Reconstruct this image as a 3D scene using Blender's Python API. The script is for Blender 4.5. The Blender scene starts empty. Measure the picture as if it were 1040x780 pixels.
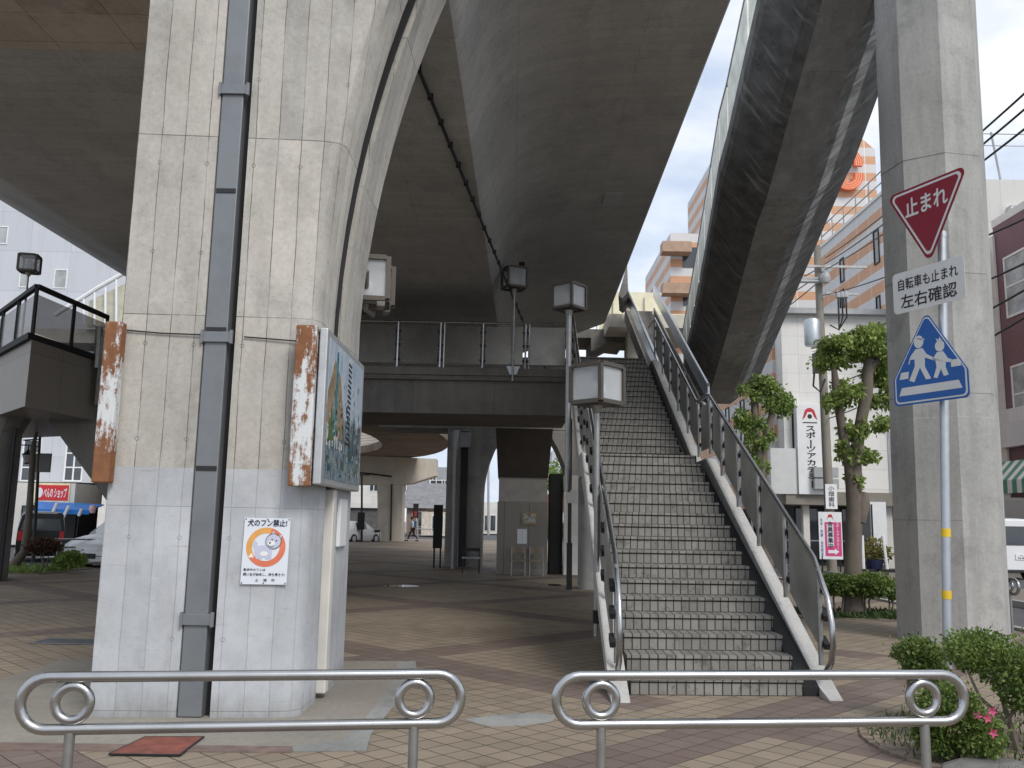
import bpy, bmesh, math, random
from mathutils import Vector, Matrix
random.seed(7)
S = bpy.context.scene
COL = S.collection
rad = math.radians

# ------------------------------------------------------------------ camera, sky, sun, exposure
PITCH, ROLL, FPX = rad(8.84), .018, 900.0
CAM = Vector((0, 0, 1.5))
_F = Vector((0, math.cos(PITCH), math.sin(PITCH)))
_R0 = Vector((1, 0, 0)); _U0 = Vector((0, -math.sin(PITCH), math.cos(PITCH)))
_R = math.cos(ROLL)*_R0 + math.sin(ROLL)*_U0
_U = math.cos(ROLL)*_U0 - math.sin(ROLL)*_R0
cd = bpy.data.cameras.new('camera'); cam = bpy.data.objects.new('camera', cd); COL.objects.link(cam)
cd.sensor_width = 36; cd.sensor_fit = 'HORIZONTAL'; cd.lens = 36*FPX/1040; cd.clip_end = 2000; cd.clip_start = .05
cam.matrix_world = Matrix(((_R.x, _U.x, -_F.x, CAM.x), (_R.y, _U.y, -_F.y, CAM.y), (_R.z, _U.z, -_F.z, CAM.z), (0, 0, 0, 1)))
S.camera = cam

SUN_EL, SUN_AZ = rad(44), rad(150)      # azimuth clockwise from +Y (the way the camera looks)
W = bpy.data.worlds.new('World'); S.world = W; W.use_nodes = True
nt = W.node_tree; nt.nodes.clear()
def wn(t, **k):
    n = nt.nodes.new(t)
    for a, b in k.items(): setattr(n, a, b)
    return n
sky = wn('ShaderNodeTexSky', sky_type='NISHITA', sun_disc=False, sun_elevation=SUN_EL, sun_rotation=SUN_AZ, dust_density=2.5)
tc = wn('ShaderNodeTexCoord'); mp = wn('ShaderNodeMapping'); mp.inputs['Scale'].default_value = (2.2, 2.2, 5.0)
nz = wn('ShaderNodeTexNoise'); nz.inputs['Scale'].default_value = 1.6; nz.inputs['Detail'].default_value = 7; nz.inputs['Roughness'].default_value = .55
cr = wn('ShaderNodeValToRGB'); cr.color_ramp.elements[0].position = .38; cr.color_ramp.elements[1].position = .62
cr.color_ramp.elements[0].color = (4.7, 5.5, 6.9, 1); cr.color_ramp.elements[1].color = (8.3, 8.5, 8.8, 1)
mx = wn('ShaderNodeMix', data_type='RGBA'); mx.inputs['Factor'].default_value = .88
bg = wn('ShaderNodeBackground'); bg.inputs['Strength'].default_value = .1; out = wn('ShaderNodeOutputWorld')
L = nt.links.new
L(tc.outputs['Generated'], mp.inputs['Vector']); L(mp.outputs[0], nz.inputs['Vector']); L(nz.outputs['Fac'], cr.inputs[0])
L(sky.outputs[0], mx.inputs['A']); L(cr.outputs[0], mx.inputs['B']); L(mx.outputs['Result'], bg.inputs[0]); L(bg.outputs[0], out.inputs[0])

sd = bpy.data.lights.new('sun', 'SUN'); sd.energy = 1.5; sd.angle = rad(20); sd.color = (1, .96, .9)
so = bpy.data.objects.new('sun', sd); COL.objects.link(so)
_d = Vector((math.sin(SUN_AZ)*math.cos(SUN_EL), math.cos(SUN_AZ)*math.cos(SUN_EL), math.sin(SUN_EL)))
so.rotation_euler = _d.to_track_quat('Z', 'Y').to_euler(); so.location = _d*60
S.view_settings.view_transform = 'Standard'; S.view_settings.look = 'None'
S.view_settings.exposure = 0.5; S.view_settings.gamma = 1; S.view_settings.use_curve_mapping = False
S.render.engine = 'CYCLES'
S.cycles.max_bounces = 10; S.cycles.diffuse_bounces = 6; S.cycles.transparent_max_bounces = 12

# ------------------------------------------------------------------ measuring helpers
def _ray(px, py): return _F*FPX + _R*(px-520) + _U*(390-py)
def gy(px, py, Y):
    d = _ray(px, py); return CAM + d*(Y/d.y)
def gz(px, py, Z=0.0):
    d = _ray(px, py); return CAM + d*((Z-1.5)/d.z)
def V(*a): return Vector(a)

# ------------------------------------------------------------------ mesh builder
class MB:
    def __init__(s): s.v = []; s.f = []; s.m = []; s.uv = None; s.cm = 0
    def add(s, vs, fs):
        b = len(s.v); s.v += [Vector(v) for v in vs]
        for f in fs: s.f.append(tuple(i+b for i in f)); s.m.append(s.cm)
        return s
    def box(s, x0, x1, y0, y1, z0, z1):
        return s.hexa([(x0,y0,z0),(x1,y0,z0),(x1,y1,z0),(x0,y1,z0)], [(x0,y0,z1),(x1,y0,z1),(x1,y1,z1),(x0,y1,z1)])
    def hexa(s, lo, hi):
        return s.add(list(lo)+list(hi), [(3,2,1,0),(4,5,6,7),(0,1,5,4),(1,2,6,5),(2,3,7,6),(3,0,4,7)])
    def obox(s, c, r, u, n, w, h, d):
        c = Vector(c); r = Vector(r).normalized()*w/2; u = Vector(u).normalized()*h/2; n = Vector(n).normalized()*d/2
        q = [c-r-u, c+r-u, c+r+u, c-r+u]
        return s.hexa([p-n for p in q], [p+n for p in q])
    def beam(s, a, b, w, h, up=(0,0,1)):
        a = Vector(a); b = Vector(b); d = (b-a).normalized(); up = Vector(up)
        if abs(d.dot(up)) > .98: up = Vector((0,1,0))
        r = d.cross(up).normalized(); u = r.cross(d)
        q = [-r*w/2-u*h/2, r*w/2-u*h/2, r*w/2+u*h/2, -r*w/2+u*h/2]
        return s.hexa([a+p for p in q], [b+p for p in q])
    def tube(s, pts, r, n=10, closed=False):
        pts = [Vector(p) for p in pts]; N = len(pts)
        rs = r if isinstance(r, (list, tuple)) else [r]*N
        T = []
        for i in range(N):
            a = pts[(i-1) % N] if (closed or i > 0) else pts[i]
            b = pts[(i+1) % N] if (closed or i < N-1) else pts[i]
            T.append((b-a).normalized())
        ref = Vector((0,0,1)) if abs(T[0].z) < .9 else Vector((1,0,0))
        nr = T[0].cross(ref).normalized(); b0 = len(s.v); rings = []
        for i in range(N):
            nr = (nr - T[i]*nr.dot(T[i])).normalized(); bn = T[i].cross(nr)
            rings.append([pts[i] + (nr*math.cos(2*math.pi*k/n) + bn*math.sin(2*math.pi*k/n))*rs[i] for k in range(n)])
        return s.loft(rings, closed=closed)
    def loft(s, rings, closed=False, caps=True):
        n = len(rings[0]); N = len(rings); vs = [p for R in rings for p in R]; fs = []
        for i in range(N if closed else N-1):
            j = (i+1) % N
            for k in range(n):
                l = (k+1) % n; fs.append((i*n+k, i*n+l, j*n+l, j*n+k))
        if caps and not closed:
            fs.append(tuple(range(n-1, -1, -1))); fs.append(tuple((N-1)*n+k for k in range(n)))
        return s.add(vs, fs)
    def prism(s, poly, vec):
        poly = [Vector(p) for p in poly]; vec = Vector(vec); n = len(poly)
        return s.add(poly+[p+vec for p in poly], [tuple(range(n-1,-1,-1)), tuple(range(n, 2*n))] + [(k, (k+1)%n, n+(k+1)%n, n+k) for k in range(n)])
    def lathe(s, c, prof, n=14):
        c = Vector(c)
        return s.loft([[c+V(r*math.cos(2*math.pi*k/n), r*math.sin(2*math.pi*k/n), z) for k in range(n)] for r, z in prof])
    def build(s, name, mat, parent=None, smooth=False, bevel=0, local=False):
        me = bpy.data.meshes.new(name)
        vs = s.v
        if parent is not None and not local:
            M = wmat(parent).inverted(); vs = [M @ v for v in vs]
        me.from_pydata([tuple(v) for v in vs], [], s.f)
        mats = mat if isinstance(mat, (list, tuple)) else [mat]
        for m in mats: me.materials.append(m)
        if len(mats) > 1: me.polygons.foreach_set('material_index', s.m)
        if s.uv:
            ul = me.uv_layers.new(name='UVMap')
            for p in me.polygons:
                if s.uv.get(p.index):
                    for li, q in zip(p.loop_indices, s.uv[p.index]): ul.data[li].uv = q
        if not s.uv and len(s.f) < 60000:
            bm = bmesh.new(); bm.from_mesh(me); bmesh.ops.recalc_face_normals(bm, faces=bm.faces)
            bm.to_mesh(me); bm.free()
        if smooth:
            me.polygons.foreach_set('use_smooth', [True]*len(me.polygons))
            try: me.set_sharp_from_angle(angle=rad(38))
            except Exception: pass
        o = bpy.data.objects.new(name, me); COL.objects.link(o)
        if parent is not None: o.parent = parent
        if bevel:
            b = o.modifiers.new('bevel', 'BEVEL'); b.width = bevel; b.segments = 2; b.limit_method = 'ANGLE'; b.angle_limit = rad(40)
        return o
def wmat(o):
    M = Matrix.LocRotScale(o.location, o.rotation_euler, None)
    return wmat(o.parent) @ M if o.parent else M
def thing(name, label, cat, loc=(0,0,0), rotz=0, group=None):
    o = bpy.data.objects.new(name, None); COL.objects.link(o); o.empty_display_size = .2
    o.location = loc; o.rotation_euler = (0, 0, rotz)
    return tag(o, label, cat, group)
def tag(o, label, cat, group=None):
    o['label'] = label; o['category'] = cat
    if group: o['group'] = group
    return o
def struct(o): o['kind'] = 'structure'; return o
def stuff(o, label, cat): o['kind'] = 'stuff'; o['label'] = label; o['category'] = cat; return o
def dup(root, loc, rotz=None, label=None):
    r = root.copy(); COL.objects.link(r); r.location = loc
    if rotz is not None: r.rotation_euler = (0, 0, rotz)
    if label: r['label'] = label
    for ch in list(root.children):
        c = ch.copy(); COL.objects.link(c); c.parent = r
        for g in list(ch.children):
            d = g.copy(); COL.objects.link(d); d.parent = c
    return r
class Plane:
    def __init__(s, c, r, u):
        s.c = Vector(c); s.r = Vector(r).normalized(); s.u = Vector(u).normalized(); s.n = s.r.cross(s.u).normalized()
    def P(s, x, y, n=0): return s.c + s.r*x + s.u*y + s.n*n
    def rect(s, mb, x0, x1, y0, y1, n0, n1):
        return mb.hexa([s.P(x0,y0,n0), s.P(x1,y0,n0), s.P(x1,y1,n0), s.P(x0,y1,n0)], [s.P(x0,y0,n1), s.P(x1,y0,n1), s.P(x1,y1,n1), s.P(x0,y1,n1)])
    def poly(s, mb, pts, n0, n1): return mb.prism([s.P(x,y,n0) for x, y in pts], s.n*(n1-n0))
    def disc(s, mb, x, y, rx, n0, n1, ry=None, k=28, a0=0, a1=2*math.pi):
        ry = ry or rx
        return s.poly(mb, [(x+rx*math.cos(a0+(a1-a0)*i/k), y+ry*math.sin(a0+(a1-a0)*i/k)) for i in range(k)], n0, n1)
    def ring(s, mb, x, y, r0, r1, n0, n1, k=36, a0=0, a1=2*math.pi):
        full = abs(a1-a0-2*math.pi) < 1e-6
        for i in range(k):
            t0 = a0+(a1-a0)*i/k; t1 = a0+(a1-a0)*(i+1)/k
            q = [(r0,t0),(r1,t0),(r1,t1),(r0,t1)]
            mb.prism([s.P(x+r*math.cos(t), y+r*math.sin(t), n0) for r, t in q], s.n*(n1-n0))
        return mb
def text(body, w, h, pl, x, y, n, mat, parent, bold=.02, line=1.0, name='lettering', skew=0):
    c = bpy.data.curves.new('t', 'FONT'); c.body = body; c.resolution_u = 3; c.align_x = 'CENTER'; c.space_line = line
    o = bpy.data.objects.new('t', c); COL.objects.link(o); bpy.context.view_layer.update()
    me = bpy.data.meshes.new_from_object(o.evaluated_get(bpy.context.evaluated_depsgraph_get()))
    xs = [v.co.x for v in me.vertices]; ys = [v.co.y for v in me.vertices]
    x0, x1, y0, y1 = min(xs), max(xs), min(ys), max(ys)
    M = wmat(parent).inverted(); sx = w/(x1-x0); sy = h/(y1-y0)
    base = [(v.co.x, v.co.y) for v in me.vertices]; fs = [tuple(p.vertices) for p in me.polygons]; nb = len(base); vs = []; fa = []
    for q, (dx, dy) in enumerate(((0,0),(1,.3),(-1,-.3),(.3,1),(-.3,-1)) if bold else ((0,0),)):
        vs += [M @ pl.P(x + (bx-x0)*sx - w/2 + dx*bold*.75*sx, y + (by-y0)*sy - h/2 + dy*bold*.75*sy, n+.00025*q) for bx, by in base]
        fa += [tuple(i+q*nb for i in f) for f in fs]
    me = bpy.data.meshes.new(name); me.from_pydata([tuple(v) for v in vs], [], fa)
    me.materials.clear(); me.materials.append(mat)
    t = bpy.data.objects.new(name, me); COL.objects.link(t); t.parent = parent
    bpy.data.objects.remove(o); bpy.data.curves.remove(c)
    return t

# ------------------------------------------------------------------ materials
MATS = {}
class NT:
    def __init__(s, name):
        s.mat = bpy.data.materials.new(name); s.mat.use_nodes = True; s.t = s.mat.node_tree
        s.b = s.t.nodes['Principled BSDF']; s._c = None
    def n(s, typ, ins=None, **props):
        nd = s.t.nodes.new(typ)
        for k, v in props.items(): setattr(nd, k, v)
        for k, v in (ins or {}).items(): s.set(nd.inputs[k], v)
        return nd
    def set(s, sock, v):
        if isinstance(v, bpy.types.NodeSocket): s.t.links.new(v, sock)
        else:
            if hasattr(sock.default_value, '__len__') and not hasattr(v, '__len__'): v = (v,)*len(sock.default_value)
            if hasattr(v, '__len__') and len(v) == 3 and len(sock.default_value) == 4: v = tuple(v)+(1,)
            sock.default_value = v
    def co(s):
        if not s._c: s._c = s.n('ShaderNodeTexCoord')
        return s._c.outputs['Object']
    def mapped(s, scale=(1,1,1), rot=(0,0,0), loc=(0,0,0), src=None):
        return s.n('ShaderNodeMapping', {'Vector': src or s.co(), 'Scale': scale, 'Rotation': rot, 'Location': loc}).outputs[0]
    def noise(s, scale, detail=4, rough=.55, vec=None): return s.n('ShaderNodeTexNoise', {'Vector': vec or s.co(), 'Scale': scale, 'Detail': detail, 'Roughness': rough}).outputs['Fac']
    def ramp(s, fac, stops):
        r = s.n('ShaderNodeValToRGB', {0: fac}); e = r.color_ramp.elements
        while len(e) < len(stops): e.new(.5)
        for k, (p, c) in enumerate(stops):
            e[k].position = p; e[k].color = (c, c, c, 1) if not hasattr(c, '__len__') else tuple(c)+(1,)
        return r.outputs[0]
    def mix(s, f, a, b, mode='MIX'):
        m = s.n('ShaderNodeMix', data_type='RGBA', blend_type=mode); s.set(m.inputs['Factor'], f); s.set(m.inputs['A'], a); s.set(m.inputs['B'], b); return m.outputs['Result']
    def math(s, op, a, b=0.0, c=0.0, clamp=False):
        m = s.n('ShaderNodeMath', operation=op, use_clamp=clamp); s.set(m.inputs[0], a); s.set(m.inputs[1], b); s.set(m.inputs[2], c); return m.outputs[0]
    def xyz(s, src=None):
        o = s.n('ShaderNodeSeparateXYZ', {0: src or s.co()}).outputs; return o[0], o[1], o[2]
    def comb(s, x, y, z=0.0): return s.n('ShaderNodeCombineXYZ', {0: x, 1: y, 2: z}).outputs[0]
    def bump(s, h, strength=.3, dist=.01): s.set(s.b.inputs['Normal'], s.n('ShaderNodeBump', {'Height': h, 'Strength': strength, 'Distance': dist}).outputs[0])
    def fin(s, col, rough=.8, metal=0.0, spec=None):
        s.set(s.b.inputs['Base Color'], col); s.set(s.b.inputs['Roughness'], rough); s.set(s.b.inputs['Metallic'], metal)
        if spec is not None: s.set(s.b.inputs['Specular IOR Level'], spec)
        return s.mat

def plain(name, col, rough=.6, metal=0.0, var=.15, scale=3.0, spec=None, alpha=None):
    if name in MATS: return MATS[name]
    k = NT(name); f = k.noise(scale, 5)
    c = k.mix(k.ramp(f, [(.3, 0), (.7, 1)]), tuple(x*(1-var) for x in col), tuple(min(1, x*(1+var)) for x in col))
    if alpha is not None: k.b.inputs['Alpha'].default_value = alpha
    MATS[name] = k.fin(c, rough, metal, spec); return MATS[name]

def concrete(name, base, plank=None, row=.2, length=1.52, z0=0.0, stain=.35, paint=None, paint_z=0, streak=.25, tone=(.8, 1.12), ties=True, tide=.0, bvar=1.0):
    k = NT(name)
    big = k.ramp(k.noise(.55, 6, .6), [(.3, 0), (.72, 1)])
    c = k.mix(big, tuple(b*tone[0] for b in base), tuple(b*tone[1] for b in base))
    st = k.ramp(k.noise(2.2, 6, .65, k.mapped((2.2, 2.2, .22))), [(.42, 0), (.75, 1)])
    c = k.mix(k.math('MULTIPLY', st, streak), c, tuple(b*.45 for b in base))
    blot = k.ramp(k.noise(1.7, 7, .7), [(.52, 0), (.68, 1)])
    c = k.mix(k.math('MULTIPLY', blot, stain), c, tuple(b*.5 for b in base))
    pores = k.ramp(k.noise(75, 2, .5), [(.62, 0), (.72, 1)])
    c = k.mix(k.math('MULTIPLY', pores, .35), c, tuple(b*.35 for b in base))
    if tide:
        tn = k.noise(.8, 5, .6, k.mapped((1.3, .6, 1), (0, 0, .3), (5, 2, 0)))
        tm = k.ramp(tn, [(.50, 0), (.545, 1), (.555, .45), (.68, .25)]); c = k.mix(k.math('MULTIPLY', tm, tide), c, tuple(b*.4 for b in base))
        ef = k.ramp(k.noise(3, 7, .75, k.mapped((2.5, .5, 1), (0, 0, .1))), [(.64, 0), (.72, 1)]); c = k.mix(k.math('MULTIPLY', ef, .25), c, tuple(min(1, b*1.5) for b in base))
    fine = k.noise(22, 4, .6); c = k.mix(.2, c, fine, 'OVERLAY')
    h = k.math('MULTIPLY', pores, -.5)
    if plank:
        x, y, z = k.xyz()
        u = {'xz': k.math('ADD', x, k.math('MULTIPLY', y, 1.0)), 'y': x}[plank]
        wv = k.noise(1.3, 3)
        u2 = k.math('ADD', u, k.math('MULTIPLY', k.math('SUBTRACT', wv, .5), .03))
        lz = z if plank == 'xz' else y
        vec = k.comb(k.math('ADD', lz, -z0), u2)
        br = k.n('ShaderNodeTexBrick', {'Vector': vec, 'Color1': tuple(1-(1-q)*bvar for q in (.76,.76,.765)), 'Color2': tuple(1-(1-q)*bvar for q in (1.1,1.08,1.05)), 'Mortar': tuple(1-(1-q)*(.35+.65*bvar) for q in (.34,.32,.30)), 'Scale': 1.0, 'Mortar Size': .005, 'Mortar Smooth': .6, 'Bias': 0.0, 'Brick Width': length, 'Row Height': row}, offset=0.0, squash=1.0)
        gate = k.ramp(k.noise(3.1, 4), [(.35, .25), (.55, 1)])
        c = k.mix(gate, c, k.mix(1.0, c, br.outputs['Color'], 'MULTIPLY'))
        h = k.math('SUBTRACT', h, k.math('MULTIPLY', br.outputs['Fac'], .8))
        # tie holes
        cu, cz = row*2, length/2
        fu = k.math('DIVIDE', u, cu); fz = k.math('DIVIDE', k.math('ADD', lz, -z0-.14), cz)
        du = k.math('MULTIPLY', k.math('SUBTRACT', k.math('FRACT', fu), .5), cu); dz = k.math('MULTIPLY', k.math('SUBTRACT', k.math('FRACT', fz), .5), cz)
        d = k.math('SQRT', k.math('ADD', k.math('MULTIPLY', du, du), k.math('MULTIPLY', dz, dz)))
        ring = k.math('SUBTRACT', 1.0, k.math('DIVIDE', k.math('ABSOLUTE', k.math('SUBTRACT', d, .015)), .006), clamp=True)
        keep = k.math('GREATER_THAN', k.n('ShaderNodeTexWhiteNoise', {'Vector': k.comb(k.math('FLOOR', fu), k.math('FLOOR', fz))}, noise_dimensions='3D').outputs['Value'], .35)
        ring = k.math('MULTIPLY', ring, k.math('MULTIPLY', keep, 1.0 if ties else 0.0))
        c = k.mix(k.math('MULTIPLY', ring, .6), c, tuple(b*.25 for b in base))
        h = k.math('SUBTRACT', h, ring)
    if paint:
        x, y, z = k.xyz()
        edge = k.math('ADD', z, k.math('MULTIPLY', k.math('SUBTRACT', k.noise(18, 3), .5), .012))
        pm = k.math('LESS_THAN', edge, paint_z)
        wear = k.ramp(k.noise(2.6, 8, .72), [(.60, 1), (.70, .45)])
        pc = k.mix(k.ramp(k.noise(1.5, 8, .7), [(.35, 0), (.65, 1)]), tuple(p*.80 for p in paint), tuple(p*1.08 for p in paint))
        pc = k.mix(k.math('MULTIPLY', k.ramp(k.noise(5, 6, .7, k.mapped((1, 1, .35))), [(.55, 0), (.72, 1)]), .4), pc, (.3, .3, .28))
        scr = k.ramp(k.noise(6, 8, .8, k.mapped((.5, .5, 6))), [(.61, 0), (.66, 1)])
        pc = k.mix(k.math('MULTIPLY', scr, .5), pc, (.22, .21, .2))
        pc = k.mix(k.math('SUBTRACT', 1.0, k.ramp(k.math('ADD', z, k.math('MULTIPLY', k.math('SUBTRACT', k.noise(7, 5, .7, k.mapped((1, 1, .25))), .5), .5)), [(0.0, .45), (.22, 1)])), pc, (.2, .19, .17))
        if plank: pc = k.mix(.3, pc, k.mix(1.0, pc, br.outputs['Color'], 'MULTIPLY')); pc = k.mix(k.math('MULTIPLY', ring, .35), pc, (.2,.2,.2))
        c = k.mix(k.math('MULTIPLY', pm, wear), c, pc)
    k.bump(k.math('ADD', h, k.math('MULTIPLY', fine, .35)), .5, .006)
    return k.fin(c, .88, spec=.25)

def steel(name, base=(.55,.55,.54), rough=.28, metal=1.0, dirt=.3, sc=9):
    k = NT(name); f = k.noise(sc, 6, .65); d = k.ramp(f, [(.45, 0), (.75, 1)])
    c = k.mix(k.math('MULTIPLY', d, dirt), base, tuple(b*.45 for b in base))
    r = k.math('ADD', rough, k.math('MULTIPLY', k.noise(2, 3), .14))
    return k.fin(c, r, metal)

def tiles():
    k = NT('plaza_tile'); s2 = 2**.5
    x, y, z = k.xyz()
    u = k.math('DIVIDE', k.math('ADD', x, y), s2); v = k.math('DIVIDE', k.math('SUBTRACT', y, x), s2)
    vec = k.comb(u, v)
    br = k.n('ShaderNodeTexBrick', {'Vector': vec, 'Color1': (.275,.224,.165), 'Color2': (.335,.276,.206), 'Mortar': (.06,.05,.04), 'Scale': 1.0, 'Mortar Size': .0055, 'Mortar Smooth': .3, 'Bias': 0.0, 'Brick Width': .19, 'Row Height': .19}, offset=0.0, squash=1.0)
    br2 = k.n('ShaderNodeTexBrick', {'Vector': vec, 'Color1': (.185,.138,.116), 'Color2': (.225,.176,.15), 'Mortar': (.06,.045,.04), 'Scale': 1.0, 'Mortar Size': .0042, 'Mortar Smooth': .3, 'Bias': 0.0, 'Brick Width': .19, 'Row Height': .19}, offset=0.0, squash=1.0)
    def band(w, off):
        f = k.math('FRACT', k.math('DIVIDE', k.math('SUBTRACT', w, off), 4.37)); return k.math('LESS_THAN', f, .57/4.37)
    cell = k.math('GREATER_THAN', k.n('ShaderNodeTexWhiteNoise', {'Vector': k.comb(k.math('FLOOR', k.math('DIVIDE', u, .57)), k.math('FLOOR', k.math('DIVIDE', v, .57)))}, noise_dimensions='3D').outputs['Value'], .55)
    gate = k.math('MAXIMUM', k.math('GREATER_THAN', v, 5.6), cell)
    bm_ = k.math('MAXIMUM', k.math('MULTIPLY', band(u, 6.08), gate), band(v, 3.42))
    c = k.mix(bm_, br.outputs['Color'], br2.outputs['Color'])
    big = k.ramp(k.noise(.35, 6, .6), [(.3, .72), (.7, 1.06)]); c = k.mix(1.0, c, big, 'MULTIPLY')
    pale = k.ramp(k.noise(1.1, 7, .7), [(.58, 0), (.72, 1)]); c = k.mix(k.math('MULTIPLY', pale, .22), c, (.36,.33,.28))
    dk = k.ramp(k.noise(2.7, 6, .7), [(.56, 0), (.7, 1)]); c = k.mix(k.math('MULTIPLY', dk, .32), c, (.10,.08,.065))
    grain = k.ramp(k.noise(140, 2, .6), [(.35, .82), (.65, 1.1)]); c = k.mix(1.0, c, grain, 'MULTIPLY')
    vo = k.n('ShaderNodeTexVoronoi', {'Vector': k.co(), 'Scale': 1.6, 'Randomness': 1.0}); spot = k.math('LESS_THAN', k.math('ADD', vo.outputs['Distance'], k.math('MULTIPLY', k.noise(30, 3), .05)), .062)
    c = k.mix(k.math('MULTIPLY', spot, .55), c, (.07,.06,.05))
    vo2 = k.n('ShaderNodeTexVoronoi', {'Vector': k.mapped((1,1,1), (0,0,.6), (3.3,1.7,0)), 'Scale': .55, 'Randomness': 1.0}); chip = k.math('LESS_THAN', k.math('ADD', vo2.outputs['Distance'], k.math('MULTIPLY', k.noise(9, 5, .7), .22)), .17)
    c = k.mix(k.math('MULTIPLY', chip, .5), c, (.24,.22,.19))
    jd = k.ramp(k.noise(5, 6, .7), [(.45, 0), (.65, 1)]); c = k.mix(k.math('MULTIPLY', k.math('MULTIPLY', br.outputs['Fac'], jd), .6), c, (.03,.028,.024))
    k.bump(k.math('SUBTRACT', k.math('MULTIPLY', grain, .25), br.outputs['Fac']), .45, .004)
    return k.fin(c, k.math('ADD', .62, k.math('MULTIPLY', k.noise(3, 4), .25)), spec=.3)

def step_tile():
    k = NT('stair_tile'); uv = k.n('ShaderNodeUVMap').outputs[0]
    br = k.n('ShaderNodeTexBrick', {'Vector': uv, 'Color1': (.215,.208,.19), 'Color2': (.29,.28,.257), 'Mortar': (.035,.032,.028), 'Scale': 1.0, 'Mortar Size': .0066, 'Mortar Smooth': .25, 'Bias': 0.0, 'Brick Width': .0832, 'Row Height': .11}, offset=0.0, squash=1.0)
    c = br.outputs['Color']
    g = k.ramp(k.noise(2.4, 7, .7), [(.45, 0), (.7, 1)]); c = k.mix(k.math('MULTIPLY', g, .45), c, (.12,.115,.10))
    g2 = k.ramp(k.noise(9, 7, .75), [(.54, 0), (.64, 1)]); c = k.mix(k.math('MULTIPLY', g2, .6), c, (.07,.065,.055))
    k.bump(k.math('MULTIPLY', br.outputs['Fac'], -1.0), .5, .004)
    return k.fin(c, .75, spec=.3)

def rust(name, white=(.62,.65,.66), amt=.5):
    k = NT(name); vec = k.mapped((3.2, 3.2, .8)); f = k.math('ADD', k.math('MULTIPLY', k.noise(3.0, 9, .72, vec), .75), k.math('MULTIPLY', k.noise(26, 5, .7), .25))
    x_, y_, z_ = k.xyz(); f = k.math('ADD', f, k.math('ADD', k.ramp(z_, [(0.0, .085), (.4, 0)]), k.ramp(z_, [(.6, 0), (1.0, 0)])))
    f = k.math('ADD', f, k.math('MULTIPLY', k.ramp(z_, [(.85, 0), (1.0, 1)]), .05))
    m = k.ramp(f, [(amt-.03, 0), (amt+.035, 1)])
    rc = k.mix(k.noise(14, 6, .7), (.10,.035,.018), (.34,.16,.075))
    run = k.ramp(k.noise(7, 5, .7, k.mapped((3, 3, .18))), [(.55, 0), (.7, 1)]); c = k.mix(k.math('MULTIPLY', run, .35), white, (.36,.22,.13)); c = k.mix(m, c, rc)
    k.bump(m, .4, .004)
    return k.fin(c, k.math('ADD', .45, k.math('MULTIPLY', m, .4)), spec=.35)

def stripes(name, period, off=0, lines=.16, tint=1.0, seam=2.4):
    k = NT(name); x, y, z = k.xyz()
    f = k.math('FRACT', k.math('DIVIDE', k.math('ADD', z, off), period))
    band = k.math('LESS_THAN', f, .48)
    nn = k.noise(.5, 3)
    org = k.mix(k.noise(1.5, 5, .7), (.50*tint,.235*tint,.115*tint), (.62*tint,.34*tint,.19*tint)); wht = k.mix(nn, (.50,.50,.51), (.66,.66,.66))
    c = k.mix(band, wht, org)
    l = k.math('FRACT', k.math('DIVIDE', z, lines)); c = k.mix(k.math('MULTIPLY', k.math('LESS_THAN', l, .22), .42), c, (.62,.56,.50))
    sx = k.math('FRACT', k.math('DIVIDE', k.math('ADD', x, y), seam)); c = k.mix(k.math('MULTIPLY', k.math('LESS_THAN', sx, .03), .6), c, (.8,.76,.72))
    return k.fin(c, .55, spec=.35)

def panelled(name, col, w, h, gap=.015, dark=.6, offset=0.0, rough=.6, bump=True):
    k = NT(name); x, y, z = k.xyz()
    br = k.n('ShaderNodeTexBrick', {'Vector': k.comb(k.math('ADD', x, y), z), 'Color1': tuple(c*.93 for c in col), 'Color2': tuple(min(1, c*1.04) for c in col), 'Mortar': tuple(c*dark for c in col), 'Scale': 1.0, 'Mortar Size': gap, 'Mortar Smooth': .2, 'Bias': 0.0, 'Brick Width': w, 'Row Height': h}, offset=offset, squash=1.0)
    c = br.outputs['Color']
    st = k.ramp(k.noise(1.4, 6, .65, k.mapped((1.6, 1.6, .25))), [(.5, 0), (.75, 1)]); c = k.mix(k.math('MULTIPLY', st, .25), c, tuple(a*.5 for a in col))
    return k.fin(c, rough, spec=.35)

def leafmat(name, a, b):
    k = NT(name); g = k.n('ShaderNodeNewGeometry')
    f = g.outputs['Random Per Island']; c = k.mix(f, a, b)
    c = k.mix(k.ramp(k.noise(2.5, 3), [(.35, .0), (.7, .55)]), c, tuple(min(1, x*1.5) for x in b))
    k.set(k.b.inputs['Base Color'], c); k.b.inputs['Roughness'].default_value = .5
    tr = k.n('ShaderNodeBsdfTranslucent', {'Color': c}); mxs = k.n('ShaderNodeMixShader', {0: .3, 1: k.b.outputs[0], 2: tr.outputs[0]})
    k.t.links.new(mxs.outputs[0], k.t.nodes['Material Output'].inputs['Surface'])
    return k.mat

def glassy(name, col, alpha, rough=.15):
    k = NT(name); k.b.inputs['Alpha'].default_value = alpha
    f = k.noise(3, 5); c = k.mix(f, tuple(x*.85 for x in col), tuple(min(1, x*1.1) for x in col)); return k.fin(c, rough, spec=.5)

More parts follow.
